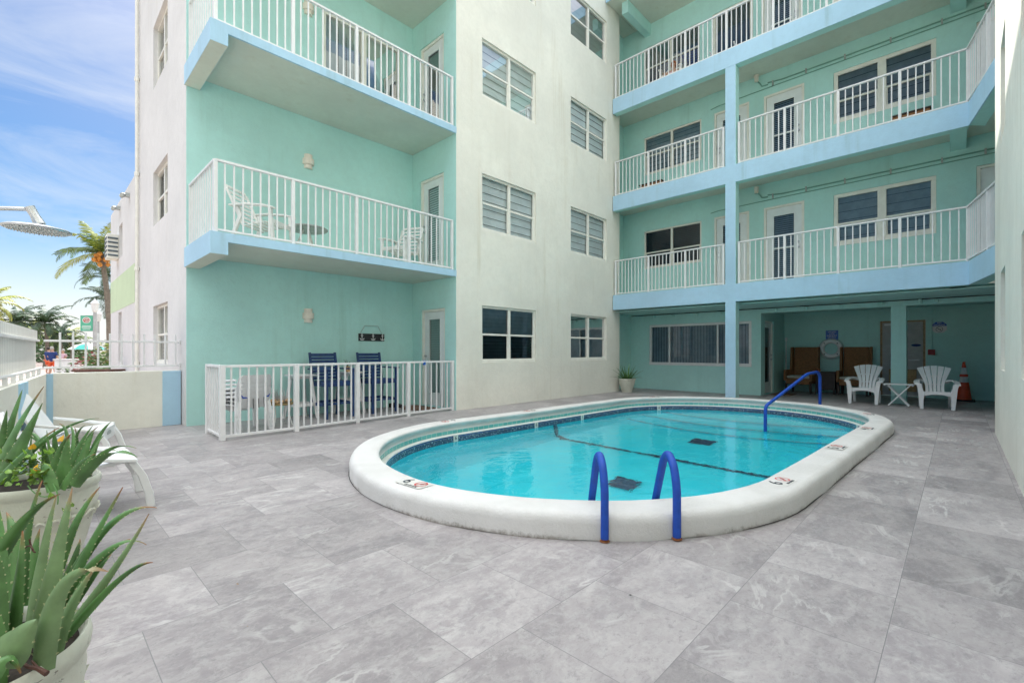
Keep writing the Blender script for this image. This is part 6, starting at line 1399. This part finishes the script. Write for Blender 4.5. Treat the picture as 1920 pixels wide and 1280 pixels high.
def person(label, loc, rz, shirt, shorts, hair, arms='down', scale=1.0, seated=False):
    t = thing('person', label, 'person', loc, rz)
    # faces -Y.  joints
    if not seated:
        V = [(0, 0, 0.95), (0, 0, 1.10), (0, 0.01, 1.30), (0, 0.01, 1.44), (0, 0, 1.52), (0, -0.01, 1.60), (0, -0.01, 1.70)]
        R = [(0.16, 0.12), (0.135, 0.10), (0.165, 0.11), (0.11, 0.08), 0.055, (0.078, 0.09), (0.07, 0.08)]
        E = [(i, i+1) for i in range(6)]
        def chain(st, pts, rs):
            p = st
            for q, r in zip(pts, rs): V.append(q); R.append(r); E.append((p, len(V)-1)); p = len(V)-1
        for s in (-1, 1):
            chain(0, [(s*0.095, 0, 0.86), (s*0.10, 0.01, 0.50), (s*0.11, 0.03*s, 0.28), (s*0.11, 0.03*s+0.02, 0.08), (s*0.12, -0.06+0.03*s, 0.035), (s*0.125, -0.14+0.03*s, 0.03)], [0.085, 0.058, 0.056, 0.036, 0.038, 0.025])
            hand = [(s*0.18, 0.01, 1.40), (s*0.235, 0.02, 1.14), (s*0.25, -0.05, 0.90), (s*0.25, -0.08, 0.80)]
            if arms == 'forward': hand = [(s*0.18, 0.01, 1.40), (s*0.22, -0.02, 1.15), (s*0.18, -0.24, 1.10), (s*0.16, -0.33, 1.11)]
            chain(2, hand, [0.058, 0.042, 0.03, 0.034]); h = len(V)-1; hv = Vector(V[h]); dr = (hv-Vector(V[h-1])).normalized(); sd_v = Vector((1, 0, 0)) if abs(dr.x) < .9 else Vector((0, 1, 0))
            for k in range(4): chain(h, [tuple(hv+dr*0.045+sd_v*(k-1.5)*0.02*s), tuple(hv+dr*(0.085-0.006*abs(k-1.5))+sd_v*(k-1.5)*0.024*s)], [0.010, 0.008])
            chain(h-0, [tuple(hv+dr*0.0+Vector((-s*0.035, -0.03, 0.0))), tuple(hv+dr*0.03+Vector((-s*0.045, -0.045, 0)))], [0.011, 0.009])
        skin_obj('body', V, E, R, 'skin', t)
        skin_obj('shirt', [(0, 0, 0.82), (0, 0, 1.10), (0, 0.01, 1.30), (0, 0.01, 1.43), (-0.18, 0.01, 1.39), (-0.225, 0.02, 1.22), (0.18, 0.01, 1.39), (0.225, 0.02, 1.22)], [(0, 1), (1, 2), (2, 3), (2, 4), (4, 5), (2, 6), (6, 7)], [(0.185, 0.14), (0.165, 0.125), (0.185, 0.13), (0.10, 0.09), 0.08, 0.068, 0.08, 0.068], shirt, t)
        skin_obj('shorts', [(0, 0, 0.95), (-0.10, 0, 0.82), (-0.11, 0.0, 0.55), (0.10, 0, 0.82), (0.11, 0, 0.55)], [(0, 1), (1, 2), (0, 3), (3, 4)], [(0.175, 0.135), 0.11, 0.095, 0.11, 0.095], shorts, t)
        hz = 1.66
    else:
        V = [(0, 0, 0.42), (0, 0.07, 0.58), (0, 0.14, 0.74), (0, 0.17, 0.86), (0, 0.16, 0.93), (0, 0.14, 1.0), (0, 0.13, 1.09)]
        R = [(0.15, 0.12), (0.13, 0.10), (0.155, 0.10), (0.10, 0.08), 0.05, (0.072, 0.085), (0.068, 0.075)]; E = [(i, i+1) for i in range(6)]
        def chain(st, pts, rs):
            p = st
            for q, r in zip(pts, rs): V.append(q); R.append(r); E.append((p, len(V)-1)); p = len(V)-1
        for s in (-1, 1):
            chain(0, [(s*0.10, -0.10, 0.43), (s*0.13, -0.46, 0.47), (s*0.13, -0.56, 0.25), (s*0.13, -0.60, 0.06), (s*0.13, -0.70, 0.04)], [0.085, 0.058, 0.05, 0.035, 0.03])
            chain(2, [(s*0.17, 0.15, 0.82), (s*0.25, 0.05, 0.64), (s*0.22, -0.18, 0.60), (s*0.20, -0.27, 0.60)], [0.055, 0.04, 0.03, 0.033]); h = len(V)-1; hv = Vector(V[h])
            for k in range(4): chain(h, [tuple(hv+Vector(((k-1.5)*0.02, -0.045, -0.005))), tuple(hv+Vector(((k-1.5)*0.023, -0.08, -0.02)))], [0.010, 0.008])
            chain(h, [tuple(hv+Vector((-s*0.035, -0.02, 0))), tuple(hv+Vector((-s*0.045, -0.045, 0)))], [0.011, 0.009])
        skin_obj('body', V, E, R, 'skin', t)
        skin_obj('shirt', [(0, -0.04, 0.34), (0, 0.07, 0.58), (0, 0.14, 0.74), (-0.16, 0.15, 0.81), (0.16, 0.15, 0.81)], [(0, 1), (1, 2), (2, 3), (2, 4)], [(0.17, 0.135), (0.15, 0.12), (0.17, 0.115), 0.07, 0.07], shirt, t)
        skin_obj('shorts', [(0, 0, 0.42), (-0.11, -0.12, 0.44), (-0.125, -0.32, 0.46), (0.11, -0.12, 0.44), (0.125, -0.32, 0.46)], [(0, 1), (1, 2), (0, 3), (3, 4)], [(0.165, 0.13), 0.10, 0.085, 0.10, 0.085], shorts, t)
        hz = 1.05
    hy_ = -0.01 if not seated else 0.135
    g = MB(); g.lathe([(0.0, 0.115), (0.05, 0.105), (0.088, 0.06), (0.10, 0.0), (0.085, -0.06), (0.06, -0.09)], (0, hy_+0.042, hz+0.008), 18, sx=0.90, sy=0.86); g.build('hair', hair, t, smooth=True)
    g = MB()
    for s in (-1, 1): g.lathe([(0, -0.012), (0.012, 0), (0, 0.012)], (s*0.03, hy_-0.085, hz-0.005), 8)
    g.build('eyes', 'dark_mark', t); g = MB(); g.lathe([(0.014, -0.03), (0.010, 0.0), (0.004, 0.02)], (0, hy_-0.093, hz-0.03), 6); g.build('nose', 'skin', t); g = MB(); g.box((0, hy_-0.082, hz-0.07), (0.045, 0.012, 0.010)); g.build('mouth', 'red_mark', t)
    for s in (-1, 1): g = MB(); g.lathe([(0, -0.03), (0.014, 0), (0, 0.03)], (s*0.085, hy_+0.005, hz-0.02), 8); g.build('ear', 'skin', t)
    t.scale = (scale,)*3
    return t
p1 = PD(98, 658, 28); person('person in navy shirt and orange shorts walking away past the pickets', (p1.x, p1.y, GZ), PSI+pi/2+0.3, 'navy_cloth', 'orange_cloth', 'hair_grey', arms='forward', scale=1.0)
p2 = PD(91.5, 658, 31); person('person in dark clothes half hidden behind the board fence end', (p2.x, p2.y, GZ), PSI+pi/2, 'navy_cloth', 'orange_cloth', 'hair_dark')
p3 = PD(118, 658, 29.5); person('person in a pink top behind the white counter', (p3.x, p3.y, GZ), PSI-pi/2, 'pink_cloth', 'white_cloth', 'hair_grey', arms='forward', scale=0.92)
resin_chair('balcony_chair', 'white armchair the seated person uses on the top gallery', (12.98, 6.02, L3), -pi/2+0.25, 'armchairs on the gallery')
person('red haired person sitting low behind the top gallery railing', (12.98, 6.0, L3-0.09), -pi/2+0.25, 'pink_cloth', 'navy_cloth', 'hair_red', seated=True, scale=0.93)
t = thing('deck_chair', 'low chair covered by a blue and white striped towel behind the top gallery railing', 'chair', (12.72, 4.42, L3), -pi/2)
for s in (-1, 1): 
    g = MB(); g.bar((s*0.30, -0.35, 0.0), (s*0.30, 0.35, 0.40), 0.03, 0.03); g.bar((s*0.30, 0.30, 0), (s*0.30, -0.30, 0.34), 0.03, 0.03); g.build('leg', 'white_paint', t)
g = MB(); rows = []
for k in range(9):
    q = k/8; y = -0.38+0.75*q; z = 0.14+0.50*q**1.2; rows.append([(-0.33+0.66*j/10, y+0.01*sin(j*1.7+k), z-0.03*sin(pi*j/10)+0.015*sin(j*2.1+k*1.3)) for j in range(11)])
rows.insert(0, [(x, y-0.01, 0.02+0.01*sin(x*30)) for x, y, z in rows[0]]); g.grid(rows); tw = g.build('towel', 'striped_towel', t, smooth=True)

# a few dry leaf crumbs blown over the tiles
random.seed(21); g = MB()
for i in range(60):
    x, y = random.uniform(0.3, 11), random.uniform(-0.2, 7.3)
    if ((x-6.5)/5.0)**2+((y-3.2)/2.7)**2 < 1.02: continue
    R_ = Matrix.Rotation(random.uniform(0, 6.28), 3, 'Z'); s_ = random.uniform(0.003, 0.010); g.poly([Vector((x, y, 0.004))+R_ @ Vector(q)*s_ for q in ((-1, 0, 0), (0, -.4, 0.3), (1.2, 0, 0.1), (0, .4, 0))], random.choice(['dark_brown', 'vent_tan', 'soil']))
o = g.build('leaf_litter', 'dark_brown'); o['kind'] = 'stuff'
